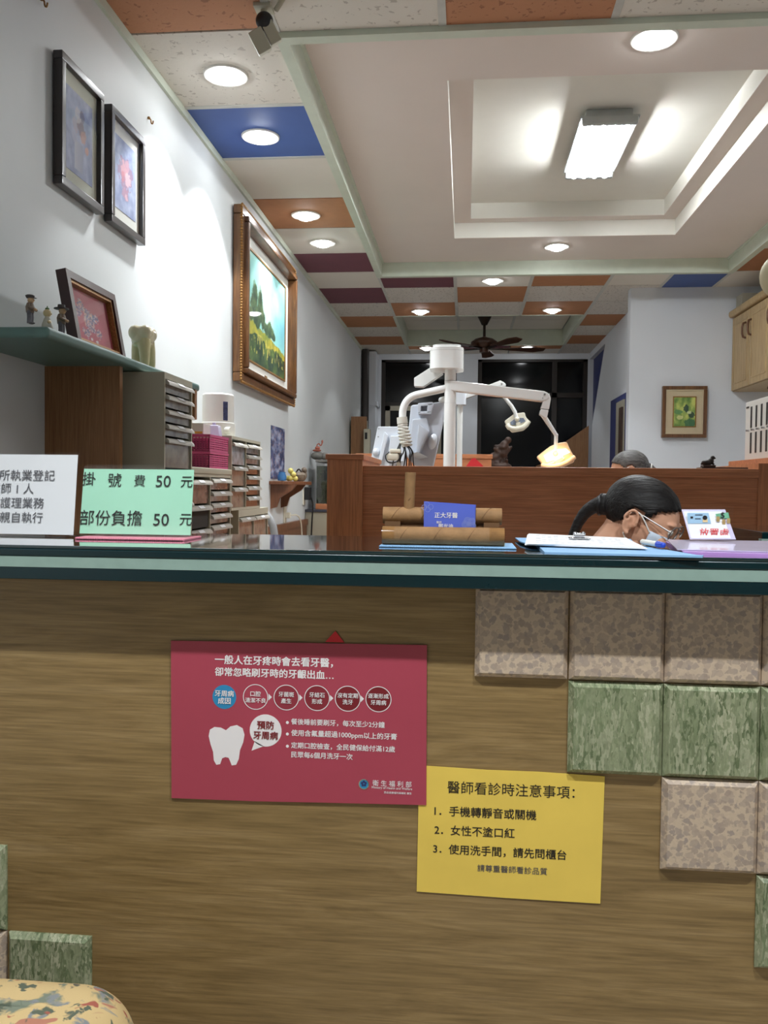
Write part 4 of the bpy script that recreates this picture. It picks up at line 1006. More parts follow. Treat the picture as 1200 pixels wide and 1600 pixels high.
drawer_cabinet('tall beige drawer cabinet with smoky drawers beside the brown board under the green shelf', 2.545, 2.812, .80, SZ-.003, XF1,
    [(2.55, 2.808, [(zs[i], zs[i+1], M_drawer) for i in range(7)])], xb=-1.22)
XF2 = -.95
def Y2x(px, x): return at(px, 760, x, 'x').y
ya, ym, yb = 2.83, Y2x(329, XF2), Y2x(360.5, XF2)
zL = [zz(y, XF2, 315) for y in (748, 788, 826, 866)]; zR = [zz(y, XF2, 345) for y in (746, 766, 784, 801, 818, 836, 856)]
ztop2 = zz(733, XF2, 350)
drawer_cabinet('beige drawer unit below the pink baskets, topped by a grey slab', ya, yb, .80, ztop2-.022, XF2,
    [(ya+.006, ym, [(zL[0], zL[1], M_drawerred), (zL[1], zL[2], M_drawerdark), (zL[2], zL[3], M_drawer)]), (ym, yb-.004, [(zR[i], zR[i+1], M_drawer if i % 2 else M_drawerred) for i in range(6)])], lip=.012, slab=True)
# low bin cabinet and the tall narrow drawer unit on it
XF4 = -.95; y40, y41 = Y2x(373, XF4), Y2x(419, XF4); z4 = zz(795, XF4, 395)
drawer_cabinet('low beige bin unit with two labelled bins below the narrow drawer unit', y40, y41, .80, z4, XF4, [(y40+.01, (y40+y41)/2, [(z4-.03, .82, M_drawer)]), ((y40+y41)/2, y41-.006, [(z4-.03, .82, M_drawer)])], lip=.03)
y30, y3m, y31 = Y2x(361.5, XF2), Y2x(384.5, XF2), Y2x(406.5, XF2); z3 = zz(683, XF2, 365)+.004
zA = [zz(y, XF2, 370) for y in (690, 727, 760, 793)]; zB = [zz(y, XF2, 395) for y in (694, 710, 726, 742, 758, 774, 790)]
zA[-1] = zB[-1] = z4+.008
drawer_cabinet('narrow beige drawer unit of two columns right of the pink baskets', y30, y31, z4+.001, z3, XF2,
    [(y30+.006, y3m, [(zA[0], zA[1], M_drawerblue), (zA[1], zA[2], M_drawer), (zA[2], zA[3], M_drawer)]), (y3m, y31-.004, [(zB[i], zB[i+1], M_drawerblue if i < 2 else M_drawerred) for i in range(6)])], lip=.012)
# pink baskets
zb0 = ztop2; bx0, bx1 = -1.16, -.955; by0, by1 = Y2x(327, bx1), Y2x(356, bx1); bh = (zz(678, bx1, 327)-zb0)/2
def basket(label, z):
    t = thing('pink_basket', label, 'basket', ((bx0+bx1)/2, (by0+by1)/2, z), 'pink plastic baskets')
    m = MB(); w_ = .004; z1 = z+bh-.001
    m.box((bx0, by0, z), (bx1, by1, z+.004)); m.box((bx0-.003, by0-.003, z1-.009), (bx1+.003, by0+w_, z1)); m.box((bx0-.003, by1-w_, z1-.009), (bx1+.003, by1+.003, z1)); m.box((bx0-.003, by0, z1-.009), (bx0+w_, by1, z1)); m.box((bx1-w_, by0, z1-.009), (bx1+.003, by1, z1))
    for i in range(17): x = bx0+(bx1-bx0-.004)*i/16; m.box((x, by0, z), (x+.0045, by0+.003, z1)); m.box((x, by1-.003, z), (x+.0045, by1, z1))
    for j in range(7): q = z+.004+(bh-.015)*j/6; m.box((bx0, by0, q), (bx1, by0+.003, q+.004)); m.box((bx0, by1-.003, q), (bx1, by1, q+.004))
    for j in range(7): q = z+.004+(bh-.015)*j/6; m.box((bx1-.003, by0, q), (bx1, by1, q+.0055)); m.box((bx0, by0, q), (bx0+.003, by1, q+.0055))
    for i in range(5): y = by0+(by1-by0-.004)*i/4; m.box((bx1-.0035, y, z), (bx1-.001, y+.006, z1)); m.box((bx0+.001, y, z), (bx0+.0035, y+.006, z1))
    m.build('basket_shell', M_pinkbasket, t)
    MB().box((bx0+.008, by0+.008, z+.005), (bx1-.008, by1-.008, z+bh-.02)).build('contents', plain('basket_contents', c(150, 62, 100), .7, var=.3), t)
    return t
b1 = basket('lower pink plastic basket of the two, standing on the drawer unit', zb0)
b2 = dup(b1, ((bx0+bx1)/2, (by0+by1)/2, zb0+bh), 'upper pink plastic basket carrying a black and white printed sticker')
p0, p1 = at(304, 682, by0-.004), at(319, 698, by0-.004)
bs = MB().box((-.045, by0-.0045-(by0+by1)/2, .012), (.035, by0-.0032-(by0+by1)/2, .055)).build('sticker', M_paper, None); bs.parent = b2; bs.location = (0, 0, 0)
m = MB()
for i in range(7):
    for j in range(4):
        if random.random() < .55: m.box((-.04+i*.0105, by0-.0052-(by0+by1)/2, .016+j*.009), (-.04+i*.0105+.007, by0-.0044-(by0+by1)/2, .016+j*.009+.006))
q = m.build('sticker_print', M_ink, None); q.parent = bs
# white box, bottle on the baskets; white dispenser on the narrow unit
zt3 = zb0+2*bh
p = at(318, 670, by0+.05); t = thing('carton', 'small white carton lying on the upper pink basket', 'box', (p.x-.01, by0+.06, zt3))
MB().box((p.x-.07, by0+.01, zt3), (p.x+.012, by0+.1, zt3+.042), .002).build('carton_body', M_white, t)
MB().box((p.x-.03, by0+.0095, zt3+.002), (p.x+.008, by0+.01, zt3+.010)).build('yellow_print', M_yellow, t)
p = at(334, 670, by0+.17); m = MB(); m.prism([(p.x-.035, by0+.15, zt3), (p.x+.03, by0+.15, zt3), (p.x+.02, by0+.16, zt3+.045), (p.x-.025, by0+.16, zt3+.045)], (0, .04, 0), .004)
m.cyl((p.x, by0+.175, zt3+.044), (p.x, by0+.175, zt3+.055), .007); tag(m.build('refill_pouch', M_lilac, loc=(p.x, by0+.17, zt3)), 'pale plastic pouch beside the white carton on the upper pink basket', 'pouch')
DYc = y30+.16; p = at(341, 650, DYc); zt4 = z3
t = thing('dispenser', 'white rounded water dispenser with a knob above the pink baskets', 'dispenser', (p.x, DYc, zt4))
dz = at(341, 615, DYc).z-zt4; rd = 25/FPX*DYc
sc = Matrix.Diagonal((1, 1.15, 1, 1))
m = MB(); m.lathe([(0, 0), (rd*1.06, 0), (rd*1.06, dz*.32), (rd*1.0, dz*.335), (rd*.98, dz*.95), (rd*.9, dz*.985), (rd*.5, dz), (0, dz)], (p.x, DYc, zt4), 40, sc); m.build('tank', M_white, t)
an = radians(-38); kx, ky = p.x+rd*1.06*cos(an), DYc+rd*1.2*sin(an)
m = MB(); m.cyl((kx-.01, ky, zt4+dz*.15), (kx+.016, ky-.008, zt4+dz*.15), .016, .014, 20); m.build('knob', M_white, t)
an2 = radians(-45); m = MB(); m.obox(Matrix.Translation((p.x+rd*.975*cos(an2), DYc+rd*1.12*sin(an2), zt4+dz*.58)) @ Matrix.Rotation(an2, 4, 'Z'), (.004, .022, dz*.42), .001); m.build('blue_label', plain('navy_label', c(60, 70, 110), .5, var=.5, scale=120), t)
# grey rounded panel behind the bin unit
m = MB(); ps = at(420, 810, -.97, 'x'); m.tube([(-1.12, ps.y+.1, .62), (-1.12, ps.y+.1, .98), (-1.09, ps.y+.1, 1.04), (-1.02, ps.y+.1, 1.035), (-.975, ps.y+.1, .98), (-.96, ps.y+.1, .9), (-.96, ps.y+.1, .0)], .02, 10, sm=1)
tag(m.build('grey_rail', plain('grey_enamel', c(150, 152, 154), .4), loc=(-1.03, ps.y+.1, 0)), 'grey bent rail standing behind the low bin unit', 'rail')

# ------------------------------------------------------------------ small wall bracket shelf with ornaments
zs_ = 1.195; s0, s1 = wl(420, 751).y, 5.95
t = thing('bracket_shelf', 'small wooden bracket shelf on the left wall below the flower poster', 'shelf', (XL, 5.65, zs_))
m = MB(); m.prism([(XL, s0, zs_), (XL, s1, zs_), (-1.14, s1, zs_), (-1.06, s1-.16, zs_), (-1.06, s0+.2, zs_), (-1.16, s0, zs_)], (0, 0, -.022), .003); m.build('shelf_board', M_shelfwood, t)
for y in (s0+.05, s0+.36):
    m = MB(); m.prism([(XL, y, zs_-.022), (-1.09, y, zs_-.022), (-1.12, y, zs_-.06), (XL+.06, y, zs_-.11), (XL+.04, y, zs_-.17), (XL, y, zs_-.18)], (0, .025, 0)); m.build('bracket', M_shelfwood, t)
oy = [wl(442, 745).y-.1, 5.60, 5.72, 5.82]
p = (-1.2, s0+.12, zs_); m = MB(); m.lathe([(0, 0), (.028, .004), (.03, .03), (.022, .05), (.024, .06), (0, .062)], p); tag(m.build('blue_jar', plain('blue_glaze', c(60, 110, 160), .3), loc=p), 'small blue ornament at the left of the bracket shelf', 'ornament')
p = (-1.16, s0+.2, zs_); m = MB()
for dx, dy, dz_ in ((0, 0, .02), (.03, .01, .018), (-.02, .03, .02), (.01, .02, .05), (0, .0, .07), (.02, .0, .045)): m.ball((p[0]+dx, p[1]+dy, p[2]+dz_), .019, 12)
tag(m.build('yellow_ornament', plain('yellow_glaze', c(214, 200, 110), .4), loc=p), 'cluster of yellow balls on the bracket shelf', 'ornament')
p = (-1.13, s0+.33, zs_); t = thing('teapot', 'round dark teapot in the middle of the bracket shelf', 'teapot', p)
m = MB(); m.lathe([(0, 0), (.03, .0), (.045, .02), (.045, .045), (.025, .062), (0, .066)], p); m.build('pot', M_bronzefig, t)
m = MB(); m.tube([(p[0]-.02, p[1], p[2]+.06), (p[0], p[1], p[2]+.09), (p[0]+.02, p[1], p[2]+.06)], .005, 8, sm=2); m.build('pot_handle', M_bronze, t)
m = MB(); m.tube([(p[0], p[1]+.035, p[2]+.025), (p[0], p[1]+.065, p[2]+.035), (p[0], p[1]+.075, p[2]+.055)], [.01, .007, .006], 8); m.build('spout', M_bronzefig, t)
p = (-1.14, s0+.5, zs_); m = MB()
for dx, dy, dz_, r_ in ((0, 0, .034, .03), (0, .03, .045, .03), (.01, .02, .08, .02), (0, -.05, .028, .024), (.01, .05, .06, .014), (0, .06, .05, .012)): m.ball((p[0]+dx, p[1]+dy, p[2]+dz_), (r_, r_, r_*1.1), 12)
tag(m.build('animal_ornament', M_bronzefig, loc=p), 'dark animal shaped ornament at the right end of the bracket shelf', 'ornament')
# sockets, plugs, cables
def socket(label, px, py, plug):
    p = wl(px, py); t = thing('wall_socket', label, 'socket', p)
    MB().box((XL, p.y-.035, p.z-.06), (XL+.01, p.y+.035, p.z+.06), .003).build('cover_plate', M_cream, t)
    return p
p = socket('cream wall socket low on the left wall with a white plug', 444, 805, 0)
m = MB(); m.box((XL+.01, p.y-.02, p.z-.02), (XL+.045, p.y+.02, p.z+.02), .004); m.tube([(XL+.04, p.y, p.z), (XL+.09, p.y+.05, p.z+.005), (XL+.1, p.y+.12, p.z-.06), (XL+.1, p.y+.15, p.z-.25), (XL+.1, p.y+.16, .0)], .005, 8, sm=2)
tag(m.build('white_plug_cord', M_cream, loc=p), 'white plug with a cord hanging down from the low wall socket', 'cord')
p = socket('cream wall socket beside the fish tank with a black adapter', 474, 777, 0)
m = MB(); m.box((XL+.011, p.y-.03, p.z-.02), (XL+.06, p.y+.03, p.z+.08), .006); m.tube([(XL+.06, p.y, p.z), (XL+.075, p.y+.02, p.z-.06), (XL+.06, p.y+.04, p.z-.2), (XL+.05, p.y+.05, p.z-.6)], .006, 8, sm=2)
tag(m.build('black_adapter', M_black, loc=p), 'black plug adapter with cables left of the fish tank', 'adapter')

# ------------------------------------------------------------------ fish tank on its cabinet
TY = 6.6; cz = at(490, 800, TY).z
tx0 = at(477, 800, TY).x
t = thing('tank_cabinet', 'beige cabinet under the fish tank behind the wooden post', 'cabinet', ((tx0-.8)/2, TY+.25, 0))
MB().box((tx0, TY, 0), (-.55, TY+.5, cz), .005).build('body', M_beige, t)
MB().box((tx0, TY-.01, cz), (-.55, TY+.51, cz+.02), .003).build('top', plain('dark_grey_top', c(70, 72, 84), .4), t)
ax0 = at(493, 780, TY+.05).x; az0 = cz+.02; az1 = at(493, 722, TY+.05).z
t = thing('fish_tank', 'murky glass fish tank standing on the beige cabinet behind the wooden post', 'aquarium', ((ax0-.6)/2, TY+.25, az0))
MB().box((ax0, TY+.05, az0), (-.6, TY+.45, az0+.045), .003).build('wood_base', M_redwood, t)
MB().box((ax0+.006, TY+.056, az0+.045), (-.606, TY+.444, az1-.03)).build('water', M_tank, t)
m = MB(); m.box((ax0, TY+.05, az0+.045), (-.6, TY+.0535, az1)); m.box((ax0, TY+.05, az0+.045), (ax0+.0035, TY+.45, az1)); m.build('glass', M_glass, t)
m = MB(); m.box((ax0-.003, TY+.047, az1), (-.597, TY+.453, az1+.02), .003); m.build('rim', M_greystone, t)
m = MB(); q = at(497, 716, TY+.2); m.ball((q.x-.005, TY+.2, az1+.055), (.055, .05, .034), 18); m.ball((q.x+.055, TY+.2, az1+.052), (.034, .035, .031), 14)
tag(m.build('round_stone', M_greystone, loc=(q.x, TY+.2, az1+.02)), 'round grey stone ornament lying on top of the fish tank', 'stone')
m = MB(); zq = az1+.09; q0 = (q.x-.005, TY+.2, zq); x_ = q.x-.01
m.lathe([(0, 0), (.03, .0), (.036, .012), (.02, .018), (0, .018)], (x_, TY+.2, zq)); m.ball((x_+.005, TY+.2, zq+.028), (.022, .02, .015), 12); m.tube([(x_, TY+.2, zq+.03), (x_, TY+.2, zq+.055), (x_+.018, TY+.2, zq+.066), (x_+.028, TY+.2, zq+.045), (x_+.038, TY+.2, zq+.055), (x_+.042, TY+.2, zq+.07)], .005, 8, sm=1); m.ball((x_+.043, TY+.2, zq+.08), (.008, .008, .014), 10)
tag(m.build('clay_ornament', M_terracotta, loc=q0), 'reddish clay ornament on the grey stone above the fish tank', 'ornament')

# tall beige unit in the far left corner
a, b = at(566, 652, 9.2), at(569.5, 652, 9.2)
t = thing('tall_unit', 'tall slim beige unit against the left wall far behind the post', 'cabinet', (a.x, 9.3, 0))
MB().box((XL+.02, 9.1, 0), (a.x+.06, 9.14, a.z)).build('side_board', M_brownwood, t)
MB().box((XL+.02, 9.141, 0), (at(573, 660, 9.3).x, 9.4, a.z-.02), .01).build('body', M_cream, t)
q = at(572.5, 670, 9.0); m = MB(); m.box((q.x-.03, 9.0, 0), (q.x+.04, 9.09, q.z), .01); m.build('lower_case', M_beige, t)
m = MB(); m.box((q.x-.015, 8.994, q.z-.11), (q.x+.01, 9.0, q.z-.04)); m.build('display', M_black, t)

# ================================================================== WOODEN PARTITION
DP = 3.0; pz = at(860, 730, DP).z
px0, px1 = at(567, 730, DP).x, at(1186, 733, DP).x
t = thing('partition', 'long low reddish wooden partition behind the receptionist', 'partition', ((px0+px1)/2, DP+.05, 0))
MB().box((px0, DP+.008, 0), (px1, DP+.1, pz-.03)).build('panel', M_redwood, t)
MB().box((px0, DP, pz-.032), (px1, DP+.108, pz), .003).build('top_rail', M_redwood, t)
qx0, qx1 = at(511, 740, DP-.02).x, at(566, 740, DP-.02).x; qz = at(540, 709.5, DP-.02).z
t = thing('partition_post', 'taller reddish wooden end post left of the partition', 'post', ((qx0+qx1)/2, DP+.2, 0))
MB().box((qx0, DP-.018, 0), (qx1, DP+.6, qz-.02)).build('post_body', M_redwoodv, t)
MB().box((qx0-.006, DP-.024, qz-.02), (qx1+.006, DP+.606, qz), .003).build('cap', M_redwood, t)
qx0, qx1 = px1, px1+.35
t = thing('partition_post', 'taller reddish wooden post at the right end of the partition under the slotted case', 'post', (px1+.15, DP+.2, 0))
qz2 = at(1190, 714, DP).z-.0
MB().box((qx0, DP+.004, 0), (qx1, DP+.5, qz2-.022)).build('post_body', M_redwoodv, t)
MB().box((at(1164, 716, DP+.3).x, DP+.002, qz2-.022), (qx1, DP+.5, qz2), .002).build('cap', M_redwood, t)
# white slotted case on it
cx = at(1165, 640, DP+.36).x; cz1 = at(1165, 629, DP+.36).z
t = thing('slotted_case', 'white organiser case with black upright slots on the right post', 'organiser', (cx+.1, DP+.25, qz2))
MB().box((cx, DP+.05, qz2), (cx+.2, DP+.36, cz1), .003).build('case', M_white, t)
m = MB()
for j in range(8):
    yy_ = DP+.30-.055*j
    if yy_ < DP+.06: break
    for za, zb_ in ((.11, .46), (.54, .9)):
        h_ = cz1-qz2; m.box((cx-.001, yy_-.017, qz2+h_*za), (cx+.004, yy_, qz2+h_*zb_))
m.build('slot', M_black, t)
m = MB()
for j in range(5): yy_ = DP+.30-.055*j; m.cyl((cx-.012, yy_+.012, qz2+.5*(cz1-qz2)), (cx+.002, yy_+.012, qz2+.5*(cz1-qz2)), .004, seg=10)
m.build('latch', M_chrome, t)
m = MB(); m.box((cx-.0008, DP+.32, cz1-.025), (cx+.001, DP+.35, cz1-.018)); m.build('name_tag', M_black, t)
# dark board with an animal carving on the rail
a, b = at(1093, 729, DP+.05), at(1166, 731, DP+.05)
tag(MB().box((a.x, DP+.02, pz), (b.x-.003, DP+.09, pz+.005), .001).build('dark_board', plain('dark_board', c(44, 28, 24), .4), loc=(a.x, DP+.05, pz)), 'thin dark board lying on the partition rail under the carving', 'board')
q = at(1107, 722, DP+.05); zq = pz+.005
t = thing('animal_carving', 'small dark crouching animal carving on the partition rail', 'figurine', (q.x, DP+.05, zq))
m = MB(); m.box((q.x-.022, DP+.03, zq), (q.x+.02, DP+.07, zq+.008), .002); m.build('plinth', M_driftwood, t)
m = MB(); m.ball((q.x-.006, DP+.05, zq+.016), (.019, .013, .011), 14); m.ball((q.x+.008, DP+.05, zq+.022), (.011, .01, .011), 12); m.ball((q.x+.014, DP+.05, zq+.034), (.008, .007, .007), 12); m.ball((q.x+.021, DP+.05, zq+.032), (.004, .004, .003), 8); m.tube([(q.x+.008, DP+.044, zq+.02), (q.x+.017, DP+.044, zq+.009)], .004, 8); m.tube([(q.x-.02, DP+.05, zq+.014), (q.x-.026, DP+.05, zq+.01)], .003, 8)
remeshed(m, 'body', plain('dark_bronze', c(40, 30, 28), .4), t, .0016, 3)
# second partition behind, with a red diamond paper
D2 = 6.2; a, b = at(556, 711, D2), at(768, 711, D2)
t = thing('rear_partition', 'reddish wooden partition further back behind the dental units', 'partition', ((a.x+b.x)/2, D2, 0))
MB().box((a.x, D2, 0), (b.x, D2+.06, a.z-.02)).build('panel', M_redwood, t); MB().box((a.x, D2-.008, a.z-.02), (b.x+.008, D2+.068, a.z+.012), .003).build('top_rail', M_redwood, t)
m = MB(); poly_px(m, [(728, 729), (737, 716.5), (742, 715.5), (755, 728), (742, 741), (735, 738)], D2-.012, .003)
tag(m.build('red_paper_diamond', M_redpaper, loc=at(741, 741, D2-.012)), 'red diamond paper on the rear wooden partition', 'paper')
# driftwood ornament on a low cabinet
q = at(783, 735, 7.0); t = tag(MB().box((q.x-.3, 6.9, 0), (q.x+.3, 7.2, q.z), .004).build('side_cabinet', M_redwood, loc=(q.x, 7.05, 0)), 'low wooden cabinet behind the partition under the dark driftwood', 'cabinet')
m = MB(); random.seed(3)
for k in range(12):
    f_ = k/11; m.ball((q.x-.05+.09*f_+random.uniform(-.03, .03), 7.05, q.z+.05+.2*f_), random.uniform(.03, .05)*(1.1-.4*f_), 12)
for k in range(14):
    a_ = random.uniform(-.07, .05); h_ = random.uniform(.05, .2); m.tube([(q.x+a_, 7.05, q.z+h_), (q.x+a_+random.uniform(-.06, .06), 7.05+random.uniform(-.05, .05), q.z+h_+random.uniform(-.01, .05))], [.026, .01], 8)
m.ball((q.x, 7.05, q.z+.035), (.09, .06, .03))
tag(remeshed(m, 'driftwood_ornament', M_driftwood, None, .008, 2), 'dark gnarled driftwood ornament in front of the far dark window', 'ornament')

# ================================================================== RIGHT SIDE
# framed green painting on the middle wall
YW = 7.17
a, b = at(1034, 604, YW), at(1105, 605, YW); c0 = at(1032, 684, YW)
x0, x1, z0, z1 = a.x, b.x-.008, c0.z, a.z
t = thing('framed_painting', 'small brown framed green painting on the pale wall at the right', 'painting', ((x0+x1)/2, YW, z0))
Yf = YW-.02
def frmy(x0, x1, z0, z1, w_, ya_, yb_, bev=.003):
    m = MB()
    for (a0, b0, a1, b1) in ((x0, z0, x1, z0+w_), (x0, z1-w_, x1, z1), (x0, z0+w_, x0+w_, z1-w_), (x1-w_, z0+w_, x1, z1-w_)): m.box((a0, ya_, b0), (a1, yb_, b1), bev)
    return m
frmy(x0, x1, z0, z1, .028, YW-.045, YW-.001).build('frame', M_framebrown, t)
MB().box((x0+.02, YW-.03, z0+.02), (x1-.02, YW-.002, z1-.02)).build('mount', M_matbeige, t)
frmy(x0+.028, x1-.028, z0+.028, z1-.028, .012, YW-.04, YW-.03).build('slip', M_matbeige, t)
def greenp(u, v):
    k = mix3((96, 130, 62), (196, 204, 110), .5+.8*fbm(u*4+2, v*4)+.25*(v-.5))
    for (cx, cy, rx, ry, cc) in ((.58, .62, .12, .14, (30, 58, 56)), (.85, .4, .16, .1, (24, 50, 44)), (.75, .12, .25, .14, (50, 96, 70)), (.3, .3, .16, .07, (220, 216, 150)), (.2, .5, .2, .08, (80, 130, 84)), (.72, .48, .1, .05, (214, 220, 170))):
        if ((u-cx)/rx)**2+((v-cy)/ry)**2+.6*fbm(u*9, v*9+cx) < 1: k = mix3(k, cc, .8)
    return k
cw, ch = (x1-x0)*.48, (z1-z0)*.56; xc, zc = (x0+x1)/2-.0, (z0+z1)/2-.0
canvas('canvas', greenp, (xc-cw/2, YW-.034, zc-ch/2), (cw, 0, 0), (0, 0, ch), t, 60, 70)
frmy(xc-cw/2-.008, xc+cw/2+.008, zc-ch/2-.008, zc+ch/2+.008, .008, YW-.038, YW-.03, .001).build('inner_slip', M_gold, t)
# wall cabinet
cx = at(1142, 610, YW-.02).x; z0, z1 = at(1142, 612, YW-.02).z, at(1143, 497, YW-.02).z
t = thing('wall_cabinet', 'light oak wall cabinet with two doors high on the right wall', 'cabinet', (cx+.17, 6.4, z0))
MB().box((cx+.02, 5.6, z0), (XR, YW-.002, z1)).build('body', M_lightoak, t)
m = MB(); m.box((cx-.03, 5.58, z1), (XR, YW-.002, z1+.055), .02, 4); m.build('cornice', M_lightoak, t)
ymid = at(1170, 560, cx, 'x').y
w_ = YW-.02-ymid
for k in range(3):
    ya_, yb_ = ymid-w_*(k-1)-w_, ymid-w_*(k-1)
    if ya_ < 5.55: ya_ = 5.6
    m = MB(); m.box((cx, ya_+.006, z0+.004), (cx+.019, yb_-.006, z1-.01), .003)
    d = m.build('door', M_lightoak, t)
    m = MB()
    for (a0, b0, a1, b1) in ((ya_+.05, z0+.05, yb_-.05, z0+.062), (ya_+.05, z1-.075, yb_-.05, z1-.063), (ya_+.05, z0+.05, ya_+.062, z1-.063), (yb_-.062, z0+.05, yb_-.05, z1-.063)): m.box((cx-.004, a0, b0), (cx+.002, a1, b1), .002)
    m.build('door_moulding', M_lightoak, d)
    hy = ya_+.05 if k == 0 else yb_-.05
    if k == 0: hy = ya_+.08
    m = MB(); m.tube([(cx, hy, z1-.1), (cx-.03, hy, z1-.11), (cx-.03, hy, z1-.21), (cx, hy, z1-.22)], .008, 10, sm=1); m.build('handle', plain('bronze_handle', c(96, 64, 44), .35, .4), d)
q = at(1150, 478, YW-.1); tag(MB().box((q.x, YW-.25, z1+.055), (q.x+.12, YW-.1, z1+.15), .003).build('grey_box', M_beigeframe, loc=(q.x+.06, YW-.17, z1+.055)), 'small grey box standing on top of the oak wall cabinet', 'box')
# hanging cream lantern at the right edge with brown tassel
q = at(1234, 430, 2.6); t = thing('hanging_lantern', 'cream rounded lantern with a brown tassel hanging at the right edge', 'lantern', (q.x, 2.6, H))
m = MB(); m.ball(q, (.082, .082, .075), 28); m.build('shade', plain('cream_shade', c(214, 206, 168), .6), t)
MB().cyl((q.x, 2.6, q.z+.07), (q.x, 2.6, H), .003, seg=8).build('cord', M_black, t)
q2 = at(1204, 592, 2.6); m = MB(); random.seed(5)
m.cyl((q.x, 2.6, q.z-.07), (q.x, 2.6, q2.z+.06), .003, seg=8)
for k in range(40):
    a_ = random.uniform(0, 2*pi); r_ = random.uniform(.01, .068); m.tube([(q.x, 2.6, q2.z+.06), (q.x+.6*r_*cos(a_), 2.6+.6*r_*sin(a_), q2.z+.03), (q.x+r_*cos(a_), 2.6+r_*sin(a_), q2.z-.03)], .005, 6)
m.build('tassel', plain('brown_tassel', c(72, 52, 46), .8), t)

# ================================================================== DENTAL UNITS
DD = 4.2
def tp(px, py, dy=0): return at(px, py, DD+dy)
q = tp(702, 720); polex = q.x; Kp = DD/FPX
t = thing('dental_unit', 'white dental unit with the lit lamp, pole and grey monitor, nearer of the two', 'dental unit', (q.x, DD, 0))
MB().lathe([(0, 0), (.2, 0), (.2, .03), (.12, .06), (0, .06)], (q.x, DD, 0)).build('base', M_dental, t)
zj1, zj2, ztp = tp(703, 630).z, tp(703, 595).z, tp(703, 576).z
MB().cyl((q.x, DD, .05), (q.x, DD, zj1-.002), .0305, .0295, 32).build('pole', M_dental, t)
m = MB(); m.cyl((q.x, DD, zj1), (q.x, DD, zj2-.002), .0285, .0285, 32); m.cyl((q.x, DD, zj1-.004), (q.x, DD, zj1+.002), .027, seg=24); m.cyl((q.x, DD, zj2), (q.x, DD, ztp+.02), .028, .0275, 32); m.build('upper_pole', M_dental, t)
def rrect(cx_, y_, z0, z1, wx, wy, r_):
    m = MB(); m.box((cx_-wx/2, y_-wy/2, z0), (cx_+wx/2, y_+wy/2, z1)); es = [e for e in m.bm.edges if abs(e.verts[0].co.z-e.verts[1].co.z) > 1e-4]; bmesh.ops.bevel(m.bm, geom=es, offset=r_, segments=6, affect='EDGES', profile=.5); return m
a, b = tp(672, 560), tp(724.5, 560); hz0, hz1, hzc = tp(700, 578).z, tp(700, 541).z, tp(700, 550).z
m = rrect((a.x+b.x)/2, DD+.02, hz0, hzc-.001, b.x-a.x, .2, .055); m.build('top_housing', M_dental, t)
m = rrect((a.x+b.x)/2, DD+.02, hzc, hz1, b.x-a.x, .2, .055); es = [e for e in m.bm.edges if e.verts[0].co.z > hz1-1e-4 and e.verts[1].co.z > hz1-1e-4]; bmesh.ops.bevel(m.bm, geom=es, offset=.014, segments=3, affect='EDGES'); m.build('housing_cap', M_dental, t)
m = MB(); m.prism([tp(690, 564, .1), tp(673, 573.5, .1), tp(647, 590.5, .1), tp(647, 603, .1), tp(661, 604, .1), tp(692, 583, .1)], (0, .07, 0), .0015); m.build('rear_arm', M_dental, t)
m = MB(); m.tube([tp(700, 606), tp(660, 615), tp(646, 618), tp(635, 626), tp(629, 640), tp(629, 656)], [.0185]*6, 20, sm=3); m.build('curved_pipe', M_dental, t)
m = MB(); p0, p1 = tp(628, 652), tp(629, 662); m.cyl(p0, p1, .026, .027, 24); pr = []
for k in range(13):
    f_ = k/13; pc = tp(628.5+6.5*f_, 662+34*f_); g_ = .026+.007*min(1, f_*2); m.lathe([(0, -.006), (g_*.86, -.0055), (g_, -.001), (g_, .001), (g_*.86, .0055), (0, .006)], pc, 20, Matrix.Rotation(radians(9*(-1)**k), 4, 'Y'))
m.tube([tp(628.5, 660), tp(635, 698)], .023, 14)
m.build('bellows', plain('bellows_rubber', c(206, 204, 194), .45), t)
m = MB(); pc = tp(616, 695); m.obox(Matrix.Translation(tp(618, 705, -.02)), (.055, .05, .02), .006); m.obox(Matrix.Translation(tp(614, 714, -.02)), (.06, .05, .035), .008); m.box((tp(620, 700).x, DD-.01, .9), (tp(626, 700).x, DD+.01, tp(620, 700).z), .002); m.build('connector_block', M_cream, t)
m = MB(); random.seed(9)
for k in range(9):
    x_ = 622+3*k*.9; m.tube([tp(626+k*.6, 690, .02), tp(620+3.4*k+random.uniform(-3, 3), 704, -.02), tp(616+4*k+random.uniform(-4, 4), 716, -.01), tp(612+4.5*k, 738)], .0032, 8, sm=2)
m.tube([tp(608, 706, -.04), tp(601, 712, -.05), tp(606, 724, -.05), tp(622, 722, -.05), tp(627, 708, -.04)], .003, 8, sm=2)
m.build('cable', M_black, t)
